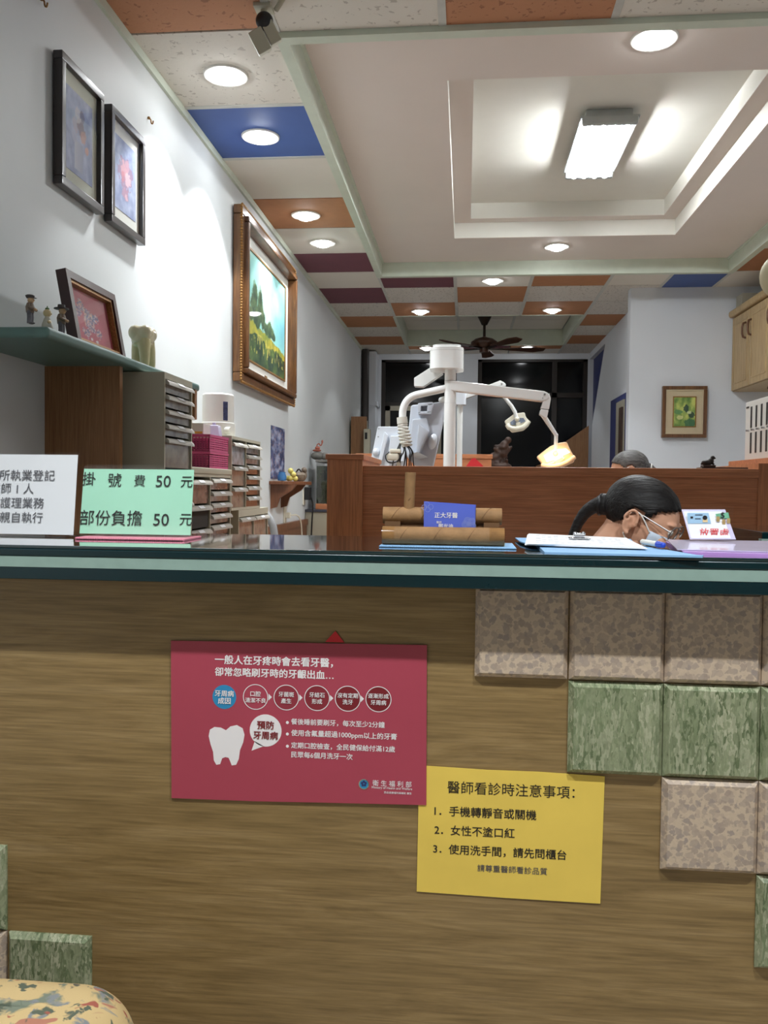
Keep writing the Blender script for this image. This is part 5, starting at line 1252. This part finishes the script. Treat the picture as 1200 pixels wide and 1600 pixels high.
# tilted monitor housing
ms = t
m = MB(); m.prism([tp(642, 633, .2), tp(694, 627, .2), tp(697, 640, .2), tp(677, 730, .2), tp(655, 735, .2), tp(634, 712, .2)], (0, .05, 0), .01); mo = m.build('monitor_back', M_dentalgrey, t)
m = MB(); m.prism([tp(644, 655, .17), tp(667, 652, .17), tp(672, 672, .17), tp(654, 715, .17), tp(637, 710, .17)], (0, .03, 0), .008); m.prism([tp(654, 662, .13), tp(670, 674, .13), tp(655, 709, .13), tp(650, 708, .13)], (0, .04, 0), .004); m.prism([tp(637, 710, .17), tp(652, 706, .1), tp(669, 714, .17), tp(655, 717, .17)], (0, .03, 0), .003); m.build('raised_boss', M_dentalgrey, mo)
m = MB()
for q_ in (((653, 630), (676, 628), (676, 633), (653, 635)), ((653, 633), (658, 633), (657, 646), (653, 646)), ((668, 631), (678, 629), (674, 645), (667, 646)), ((653, 643), (674, 642), (674, 647), (653, 647))): m.prism([tp(x, y, .155) for x, y in q_], (0, .045, 0), .003)
m.build('grip', M_dentalgrey, mo)
m = MB(); m.ball(tp(676, 690, .188), (.023, .02, .042), 20, Matrix.Rotation(radians(12), 4, 'Y')); m.build('dome_knob', M_dentalcool, mo)
m = MB(); m.tube([tp(690, 625, .2), tp(690, 625, .05), tp(702, 622, .0)], .016, 12); m.build('monitor_mount', M_dental, t)
# lamp arm and lamp
m = MB(); m.prism([tp(704, 594, -.03), tp(851, 611, -.03), tp(857, 614, -.03), tp(859, 620, -.03), tp(855, 625, -.03), tp(848, 627, -.03), tp(704, 610, -.03)], (0, .06, 0), .006); la = m.build('lamp_arm', M_dental, t)
m = MB(); m.cyl(tp(851, 616, -.034), tp(851, 616, -.028), .005, seg=12); m.cyl(tp(848, 622, -.034), tp(848, 622, -.028), .003, seg=12); m.build('screw', M_fix, la)
m = MB(); m.prism([tp(849, 626, -.025), tp(858, 614, -.025), tp(861, 623, -.025), tp(858, 640, -.025), tp(845, 638, -.025)], (0, .05, 0), .004); m.prism([tp(845, 639, -.025), tp(857.5, 640.5, -.025), tp(855, 652, -.025), tp(852, 654, -.025), tp(843, 647, -.025)], (0, .05, 0), .004); m.build('elbow', M_dental, t)
m = MB(); m.tube([tp(847, 646), tp(869, 680)], [.013, .0095], 16); m.tube([tp(869, 679), tp(868, 709)], .0095, 16); m.ball(tp(869, 680), .0105, 14); m.build('lamp_stem', M_dental, t)
LY = .0
m = MB(); m.prism([tp(838, 714), tp(860, 697), tp(872, 692), tp(886, 690), tp(891, 702), tp(898, 714), tp(898, 722), tp(880, 730), tp(852, 731)], (0, .03, 0), .01); lh = m.build('lamp_head', M_warmshell, t)
m = MB(); m.tube([tp(846, 727, -.005), tp(862, 729, -.02), tp(881, 725, -.02), tp(898, 714, -.005)], [.011, .014, .014, .011], 12, sm=1); m.build('lamp_rim', M_warmshell, lh)
m = MB(); m.prism([tp(850, 712, -.004), tp(866, 703, -.004), tp(884, 701, -.004), tp(892, 708, -.004), tp(878, 718, -.004), tp(856, 725, -.004)], (0, .004, 0)); m.build('reflector', M_warm, lh)
m = MB(); m.prism([tp(853, 722, -.012), tp(866, 718, -.012), tp(866, 721, -.012), tp(854, 725.5, -.012)], (0, .006, 0), .001); m.build('glare_bar', M_warmshell, lh)
m = MB(); m.prism([tp(879, 712, -.012), tp(892, 706, -.012), tp(893, 709, -.012), tp(880, 716, -.012)], (0, .006, 0), .001); m.build('glare_bar', M_warmshell, lh)
m = MB(); m.prism([tp(866, 720, -.02), tp(879, 714, -.02), tp(881, 719, -.02), tp(869, 726, -.02)], (0, .016, 0), .002); m.ball(tp(868, 709, -.012), .014, 14); m.build('bulb_guard', M_warmshell, lh)
lp = spot('treatment_lamp', 2.2, 150, .8, None, tp(868, 708, -.09), (1, .72, .4), .02); lp.parent = t; lp.location = tp(868, 708, -.1)-ORG[t]; lp.rotation_euler = (radians(70), 0, 0)
lp.rotation_euler = (radians(60), 0, 0)
lp.data.energy = .9
# second unit behind
D3 = 6.0-.6
def ts(px, py, dy=0): return at(px, py, D3+dy)
q = ts(718, 700); t = thing('dental_unit', 'further white dental unit with the unlit lamp behind the front unit', 'dental unit', (q.x, D3, 0))
MB().lathe([(0, 0), (.2, 0), (.2, .03), (.12, .06), (0, .06)], (q.x, D3, 0)).build('base', M_dental, t)
MB().cyl((q.x, D3, .05), (q.x, D3, ts(718, 632).z), .018, seg=24).build('pole', M_dental, t)
m = rrect(q.x, D3, ts(718, 633).z, ts(718, 608).z, .075, .1, .02); m.build('pole_housing', M_dentalcool, t)
m = MB(); m.prism([ts(716, 627), ts(716, 620), ts(782, 594), ts(790, 599), ts(791, 603), ts(760, 611)], (0, .05, 0), .005); m.build('lamp_arm', M_dental, t)
m = MB(); m.cyl(ts(784, 600, -.003), ts(784, 600, .0), .006, seg=10); m.build('screw', M_fix, t)
m = MB(); m.tube([ts(785, 617), ts(804, 640), ts(807, 655)], [.011, .011, .013], 14, sm=1); m.build('lamp_stem', M_dental, t)
m = MB(); m.prism([ts(788, 658), ts(804, 646), ts(820, 644), ts(822, 652), ts(827, 657), ts(827, 665), ts(818, 673), ts(800, 676), ts(793, 668)], (0, .03, 0), .008); lh = m.build('lamp_head', M_cream, t)
m = MB(); m.tube([ts(793, 664, -.008), ts(796, 669, -.02), ts(808, 671, -.025), ts(820, 667, -.02), ts(826, 658, -.01)], .016, 12, sm=1); m.build('lamp_rim', M_cream, lh)
m = MB(); m.prism([ts(797, 660, -.004), ts(806, 653, -.004), ts(818, 653, -.004), ts(821, 658, -.004), ts(808, 664, -.004), ts(799, 664, -.004)], (0, .004, 0)); m.build('reflector', M_reflector, lh)
m = MB(); m.prism([ts(806, 660, -.02), ts(813, 659, -.02), ts(813, 667, -.02), ts(807, 668, -.02)], (0, .014, 0), .002); m.ball(ts(808, 655, -.015), .016, 12); m.build('bulb_guard', M_cream, lh)
# pale monitor left of the bellows
D4 = 4.75
def tq(px, py, dy=0): return at(px, py, D4+dy)
q = tq(606, 726); t = thing('monitor', 'pale tilted monitor seen from behind, left of the bellows', 'monitor', (q.x, D4+.1, 0))
m = MB(); m.prism([tq(590, 666.5), tq(640, 666.5), tq(632, 734), tq(576, 734)], (0, .05, 0), .006); mo = m.build('back_shell', M_dentalcool, t)
m = MB(); m.prism([tq(601, 674, -.03), tq(606, 680, -.03), tq(597, 720, -.03), tq(591, 720, -.03)], (0, .03, 0), .004); m.prism([tq(610, 681, -.03), tq(636, 681, -.03), tq(630, 721, -.03), tq(605, 721, -.03)], (0, .03, 0), .005); m.build('raised_boss', M_dentalcool, mo)
m = MB(); m.ball(tq(588, 706, -.005), (.021, .018, .021), 20); m.build('dome_knob', M_dentalcool, mo)
m = MB(); m.cyl(tq(591, 682.5, -.002), tq(591, 682.5), .003, seg=8); m.cyl(tq(592, 670, -.002), tq(592, 670), .0025, seg=8); m.build('screw', M_black, mo)
m = MB(); m.cyl((q.x, D4+.08, 0), (q.x, D4+.08, q.z+.02), .03); m.lathe([(0, 0), (.16, 0), (.16, .03), (0, .05)], (q.x, D4+.08, 0)); m.build('stand', M_dental, t)
# round fan or bowl behind pole is left to the dark; small wire hook on the far wall
m = MB(); m.tube([at(954, 728, 7.0), at(959, 714, 7.0), at(964, 713.5, 7.0), at(966, 713.5, 7.0)], .006, 8)

# ================================================================== PEOPLE
def person(label, ear, facing, pitch, hairmat, coatmat, seat_y, ponytail=True, mask=True, glasses=True, sc=.94):
    """seated figure; ear = room point of the near ear canal level in the head's middle plane; facing: angle of the face in plan"""
    F = Vector((cos(facing), sin(facing), 0)); L = Vector((-sin(facing), cos(facing), 0)); U = Vector((0, 0, 1))
    cp, sp = cos(pitch), sin(pitch)
    Fh = F*cp-U*sp; Uh = U*cp+F*sp
    def hd(x, y, z): return ear+(Fh*x+L*y+Uh*z)*sc
    hm = Matrix(((Fh.x, L.x, Uh.x, 0), (Fh.y, L.y, Uh.y, 0), (Fh.z, L.z, Uh.z, 0), (0, 0, 0, 1)))
    neck0 = hd(-.025, 0, -.05)
    chest_top = neck0-F*.055*sc-U*.085*sc
    pel = Vector((chest_top.x, chest_top.y, 0))-F*.2; pel.z = .56
    def B(fx, ly, dz, o=chest_top): return o+F*fx+L*ly+U*dz
    t = thing('person', label, 'person', (pel.x, pel.y, 0))
    b = MB(); seg = 20
    # head
    b.ball(hd(-.003, 0, .036), tuple(k*sc for k in (.091, .072, .069)), 28, hm); b.ball(hd(.03, 0, .01), tuple(k*sc for k in (.068, .066, .085)), 24, hm)
    b.ball(hd(.05, 0, -.045), tuple(k*sc for k in (.045, .05, .052)), 20, hm); b.ball(hd(.072, 0, -.088), tuple(k*sc for k in (.02, .022, .016)), 14, hm)
    b.tube([hd(.092, 0, .03), hd(.104, 0, .005), hd(.115, 0, -.012)], [.008*sc, .009*sc, .011*sc], 12); b.ball(hd(.1, .012, -.016), .009*sc, 10); b.ball(hd(.1, -.012, -.016), .009*sc, 10)
    b.ball(hd(.09, 0, -.045), tuple(k*sc for k in (.011, .022, .007)), 12, hm); b.ball(hd(.088, 0, -.056), tuple(k*sc for k in (.011, .02, .007)), 12, hm)
    for s_ in (-1, 1):
        b.ball(hd(.085, s_*.03, .037), tuple(k*sc for k in (.012, .02, .007)), 12, hm); b.ball(hd(.075, s_*.042, -.012), tuple(k*sc for k in (.022, .02, .02)), 12, hm)
        b.ball(hd(.079, s_*.032, .02), .0125*sc, 12)
        for k in range(26):     # ear rim
            a_ = radians(-75+10*k); b.ball(hd(-.004-.0165*cos(a_)*(1-.25*(sin(a_) < 0)), s_*(.085+.004*cos(a_)), .004+.029*sin(a_)), .0045*sc, 8)
        b.ball(hd(-.004, s_*.072, .004), tuple(k*sc for k in (.0165, .007, .027)), 12, hm); b.tube([hd(-.008, s_*.081, .016), hd(-.010, s_*.083, .0), hd(-.003, s_*.082, -.014)], .0038*sc, 8); b.ball(hd(.001, s_*.082, -.026), .007*sc, 8); b.ball(hd(.012, s_*.078, .0), tuple(k*sc for k in (.005, .006, .009)), 8, hm)
    # neck and trunk
    b.tube([hd(-.02, 0, .0), neck0, chest_top], [.056*sc, .052*sc, .062*sc], seg)
    mid = chest_top.lerp(pel, .5)
    for s_ in (-.075, .075): b.tube([B(-.01, s_*1.05, -.05), B(.0, s_, -.15), mid+L*s_*.8, pel+L*s_], [.075, .098, .092, .115], seg)
    arms = []
    for s_ in (-1, 1):
        sh = B(-.005, s_*.175, -.06); el = B(.12, s_*.235, -.31); wr = B(.34, s_*.12, -.33); arms.append((sh, el, wr, s_))
        b.tube([B(0, s_*.06, -.03), sh], [.055, .055], seg); b.tube([sh, sh.lerp(el, .5), el], [.052, .044, .036], seg); b.tube([el, el.lerp(wr, .4), wr], [.037, .036, .024], seg)
        b.ball(wr+F*.045-U*.002, (.045, .04, .016), 14, Matrix.Rotation(facing, 4, 'Z'))
        for k in range(4):
            o = wr+F*.08+L*(-.03+.02*k); ln_ = (.062, .072, .068, .054)[k] if s_ > 0 else (.054, .068, .072, .062)[k]
            b.tube([o-F*.02, o+F*ln_*.5+U*.006, o+F*ln_-U*.016], [.0095, .0085, .0075], 10)
        o = wr+F*.03-L*s_*.03; b.tube([o, o+F*.03-L*s_*.022, o+F*.056-L*s_*.024-U*.008], [.012, .0105, .0085], 10)
        hip = pel+L*s_*.09; kn = hip+F*.42+U*(-.03); an_ = kn-U*(kn.z-.09)-F*.03
        b.tube([hip, kn], [.088, .06], seg); b.tube([kn, kn.lerp(an_, .35), an_], [.058, .056, .036], seg); b.tube([an_-F*.03-U*.045, an_+F*.15-U*.06], [.035, .026], 12)
    remeshed(b, 'body', M_skin, t, .0055 if not glasses else .0034, 4)
    sh_ = MB()
    for s_ in (-.075, .075): sh_.tube([B(-.01, s_*1.05, -.045), B(.0, s_, -.15), mid+L*s_*.8, pel+L*s_], [.088, .112, .107, .132], seg)
    for sh, el, wr, s_ in arms: sh_.tube([B(0, s_*.07, -.035), sh], [.066, .068], seg); sh_.tube([sh, sh.lerp(el, .5), el], [.066, .057, .05], seg); sh_.tube([el, el.lerp(wr, .85)], [.05, .036], seg)
    remeshed(sh_, 'uniform_jacket', coatmat, t, .009, 5)
    tr = MB()
    for s_ in (-1, 1):
        hip = pel+L*s_*.09; kn = hip+F*.42+U*(-.03); an_ = kn-U*(kn.z-.11)-F*.03
        tr.tube([hip-F*.03, kn], [.102, .073], seg); tr.tube([kn, an_], [.072, .056], seg); tr.ball(kn, .073, 16)
    remeshed(tr, 'trousers', M_navycloth, t, .01, 4)
    sm_ = MB()
    for s_ in (-1, 1):
        hip = pel+L*s_*.09; kn = hip+F*.42; an_ = Vector((kn.x, kn.y, .09))-F*.03
        sm_.ball(an_+F*.06-Vector((0, 0, .05)), (.135, .05, .042), 16, Matrix.Rotation(facing, 4, 'Z'))
    sm_.build('shoes', M_black, t)
    # hair cap with a hairline
    h = MB(); nu, nv = 72, 48
    line = [(-.13, -.075), (-.075, -.068), (-.05, -.03), (-.022, -.004), (-.012, .034), (.012, .036), (.02, .012), (.03, .02), (.05, .052), (.075, .07), (.1, .082), (.2, .09)]
    def hl(x):
        for (xa, za), (xb_, zb_) in zip(line, line[1:]):
            if xa <= x <= xb_: return za+(zb_-za)*(x-xa)/(xb_-xa)
        return line[0][1] if x < line[0][0] else line[-1][1]
    grid = []
    for j in range(nv+1):
        th = pi*j/nv; rw = []
        for i in range(nu):
            ph = 2*pi*i/nu; x, y, z = sin(th)*cos(ph), sin(th)*sin(ph), cos(th)
            r_ = 1+.02*noise.noise(Vector((x*3, y*14, z*3)))
            p_ = Vector((-.006+.101*x*r_, .081*y*r_, .034+.086*z*r_))
            if p_.z < hl(p_.x) and p_.z < .1: rw.append(None)
            else: rw.append(h.bm.verts.new(hd(*p_)))
        grid.append(rw)
    for j in range(nv):
        for i in range(nu):
            q = [grid[j][i], grid[j][(i+1) % nu], grid[j+1][(i+1) % nu], grid[j+1][i]]
            if all(q) and len(set(q)) == 4: h.bm.faces.new(q)
    bmesh.ops.remove_doubles(h.bm, verts=h.bm.verts, dist=.0003)
    ho = h.build('hair', hairmat, t, smooth=True); md = ho.modifiers.new('s', 'SOLIDIFY'); md.thickness = .012; md.offset = -1
    if ponytail:
        pt_ = MB(); pt_.ball(hd(-.098, 0, .0), .03*sc, 16); pt_.tube([hd(-.1, 0, .0), hd(-.125, 0, -.02), hd(-.14, .0, -.06), hd(-.135, 0, -.13), hd(-.13, 0, -.19)], [.024*sc, .034*sc, .036*sc, .026*sc, .008*sc], 16, sm=1)
        remeshed(pt_, 'ponytail', hairmat, t, .005, 3)
        m = MB(); m.lathe([(.018, -.005), (.027, -.004), (.029, 0), (.027, .004), (.018, .005)], hd(-.108, 0, -.006), 20, hm @ Matrix.Rotation(radians(70), 4, 'Y')); m.build('hair_tie', M_black if glasses else M_white, t)
    if mask:
        m = MB(); n0 = []
        for j in range(9):
            v = j/8; rw = []
            for i in range(15):
                a_ = radians(-78+156*i/14); rr_ = .062+.026*sin(pi*v)*cos(a_); rw.append(m.bm.verts.new(hd(.036+(rr_+.012*cos(a_)**4)*cos(a_), (.072-.012*v)*sin(a_)*1.0, .004-.1*v)))
            n0.append(rw)
        for j in range(8):
            for i in range(14): m.bm.faces.new((n0[j][i], n0[j][i+1], n0[j+1][i+1], n0[j+1][i]))
        mk = m.build('face_mask', M_mask, t, smooth=True); md = mk.modifiers.new('s', 'SOLIDIFY'); md.thickness = .002; md.offset = 1
        for s_ in (-1, 1):
            m = MB()
            m.tube([hd(.05, s_*.073, .0), hd(.03, s_*.079, .018), hd(.012, s_*.084, .031), hd(-.008, s_*.08, .034), hd(-.016, s_*.062, .0), hd(-.008, s_*.066, -.034), hd(.0, s_*.074, -.038), hd(.045, s_*.066, -.085)], .0017, 8)
            m.build('ear_loop', M_white, mk)
    if glasses:
        m = MB()
        for s_ in (-1, 1):
            m.tube([hd(-.012, s_*.08, .026), hd(.02, s_*.079, .03), hd(.094, s_*.07, .024)], [.0014, .0018, .0022], 8)
            m.tube([hd(.098+.004*cos(a_), s_*.036+.027*cos(a_), .018+.02*sin(a_)) for a_ in [2*pi*k/20 for k in range(21)]], .0016, 6)
        m.tube([hd(.102, -.009, .024), hd(.106, 0, .026), hd(.102, .009, .024)], .0016, 6)
        g = m.build('spectacles', plain('spectacle_metal', c(150, 148, 146), .4, .8), t)
        m = MB()
        for s_ in (-1, 1): m.ball(hd(.1, s_*.036, .018), (.0012, .026, .019), 16, hm)
        m.build('spectacle_lens', M_lensg, g)
    # eyes
    m = MB()
    for s_ in (-1, 1): m.ball(hd(.086, s_*.032, .018), .0095*sc, 14)
    m.build('eyes', M_white, t)
    return t, pel, F
psi = radians(24); er = at(986, 817, 2.06); er = er+Vector((sin(psi), cos(psi), 0))*.075
pr1, pel1, F1 = person('person with black ponytail, spectacles and face mask bending down behind the counter', er, -psi, radians(27), M_hair, M_coat, 0)
q = at(989, 738, 4.3); er2 = Vector((q.x, 4.38, q.z))
pr2, pel2, F2 = person('person with greying hair seated behind the wooden partition, only the head top showing', er2, radians(176), radians(14), M_hairgrey, M_coat, 0, True, True, False)
def stool(p, label):
    t = thing('stool', label, 'stool', (p.x, p.y, 0))
    z = p.z-.125
    MB().lathe([(0, z-.06), (.17, z-.06), (.18, z-.03), (.17, z), (0, z)], (p.x, p.y, 0)).build('seat', M_black, t)
    MB().cyl((p.x, p.y, .06), (p.x, p.y, z-.06), .025).build('column', M_chrome, t)
    for k in range(5):
        a_ = 2*pi*k/5; m = MB(); m.tube([(p.x, p.y, .07), (p.x+.22*cos(a_), p.y+.22*sin(a_), .05)], .015, 8); m.ball((p.x+.23*cos(a_), p.y+.23*sin(a_), .027), .026, 10); m.build('foot', M_black, t)
stool(pel1, 'round black stool under the person at the counter'); stool(pel2, 'round black stool under the person behind the partition')

# ================================================================== FLORAL CHAIR, lower left
M_floral, nt_, b_ = base('floral_fabric')
v_ = coords(nt_); last = None
for (sc_, det, lo, hi, colr, off) in ((19, 4, .53, .60, c(122, 130, 112), 0), (26, 4, .58, .63, c(132, 136, 136), 3), (38, 3, .59, .63, c(92, 100, 84), 7), (24, 2, .63, .66, c(178, 122, 98), 11), (32, 2, .66, .69, c(164, 92, 76), 17), (30, 2, .66, .69, c(92, 94, 80), 23)):
    mp_ = nt_.nodes.new('ShaderNodeMapping'); mp_.inputs['Location'].default_value = (off, off*.7, -off); nt_.links.new(v_, mp_.inputs[0])
    f_ = ramp(nt_, tex(nt_, mp_.outputs[0], sc_, det, .55, .5), [(lo, (0, 0, 0, 1)), (hi, (1, 1, 1, 1))])
    mx_ = nt_.nodes.new('ShaderNodeMix'); mx_.data_type = 'RGBA'; nt_.links.new(f_, mx_.inputs[0]); mx_.inputs[7].default_value = colr
    if last is None: mx_.inputs[6].default_value = c(206, 180, 128)
    else: nt_.links.new(last, mx_.inputs[6])
    last = mx_.outputs[2]
nt_.links.new(last, b_.inputs['Base Color']); b_.inputs['Roughness'].default_value = .9
bump(nt_, b_, tex(nt_, v_, 500, 2), .3, .001)
def floral_mesh(mb, name, parent): return mb.build(name, M_floral, parent)
FYc = .98; pa = at(157, 1590, FYc-.06); zt_ = at(40, 1531, FYc+.06).z
t = thing('armchair', 'floral upholstered armchair standing before the counter at the lower left', 'armchair', (pa.x-.35, .85, 0))
def cushion(lo, hi, r, n=46):
    m = MB(); bmesh.ops.create_cube(m.bm, size=1); bmesh.ops.subdivide_edges(m.bm, edges=m.bm.edges, cuts=n, use_grid_fill=True)
    cx_ = [(a+b)/2 for a, b in zip(lo, hi)]; hx = [(b-a)/2 for a, b in zip(lo, hi)]
    for v in m.bm.verts:
        q = [v.co[i]*2*hx[i] for i in range(3)]; inn = [max(-hx[i]+r, min(hx[i]-r, q[i])) for i in range(3)]; d = Vector([q[i]-inn[i] for i in range(3)])
        if d.length > 1e-9: d = d.normalized()*r
        v.co = Vector([cx_[i]+inn[i]+d[i] for i in range(3)])
    return m
x1_ = pa.x; x0_ = x1_-.62
back = floral_mesh(cushion((x0_, FYc-.10, .18), (x1_, FYc+.12, zt_), .085), 'backrest', t)
m = MB(); m.tube([(x0_, FYc+.01, .25), (x0_, FYc+.01, zt_-.09), (x0_+.03, FYc+.01, zt_-.03), (x0_+.09, FYc+.01, zt_-.003), (x1_-.09, FYc+.01, zt_+.002), (x1_-.03, FYc+.01, zt_-.025), (x1_+.001, FYc+.01, zt_-.09), (x1_+.001, FYc+.01, .25)], .006, 10, sm=2)
floral_mesh(m, 'piping', back)
floral_mesh(cushion((x0_+.02, .42, .2), (x1_-.02, FYc-.08, .37), .06, 30), 'seat', t)
for dx in (.06, .56):
    for y_ in (.48, FYc+.03): MB().cyl((x0_+dx, y_, 0), (x0_+dx, y_, .21), .018, .025, 14).build('leg', M_brownwood, t)
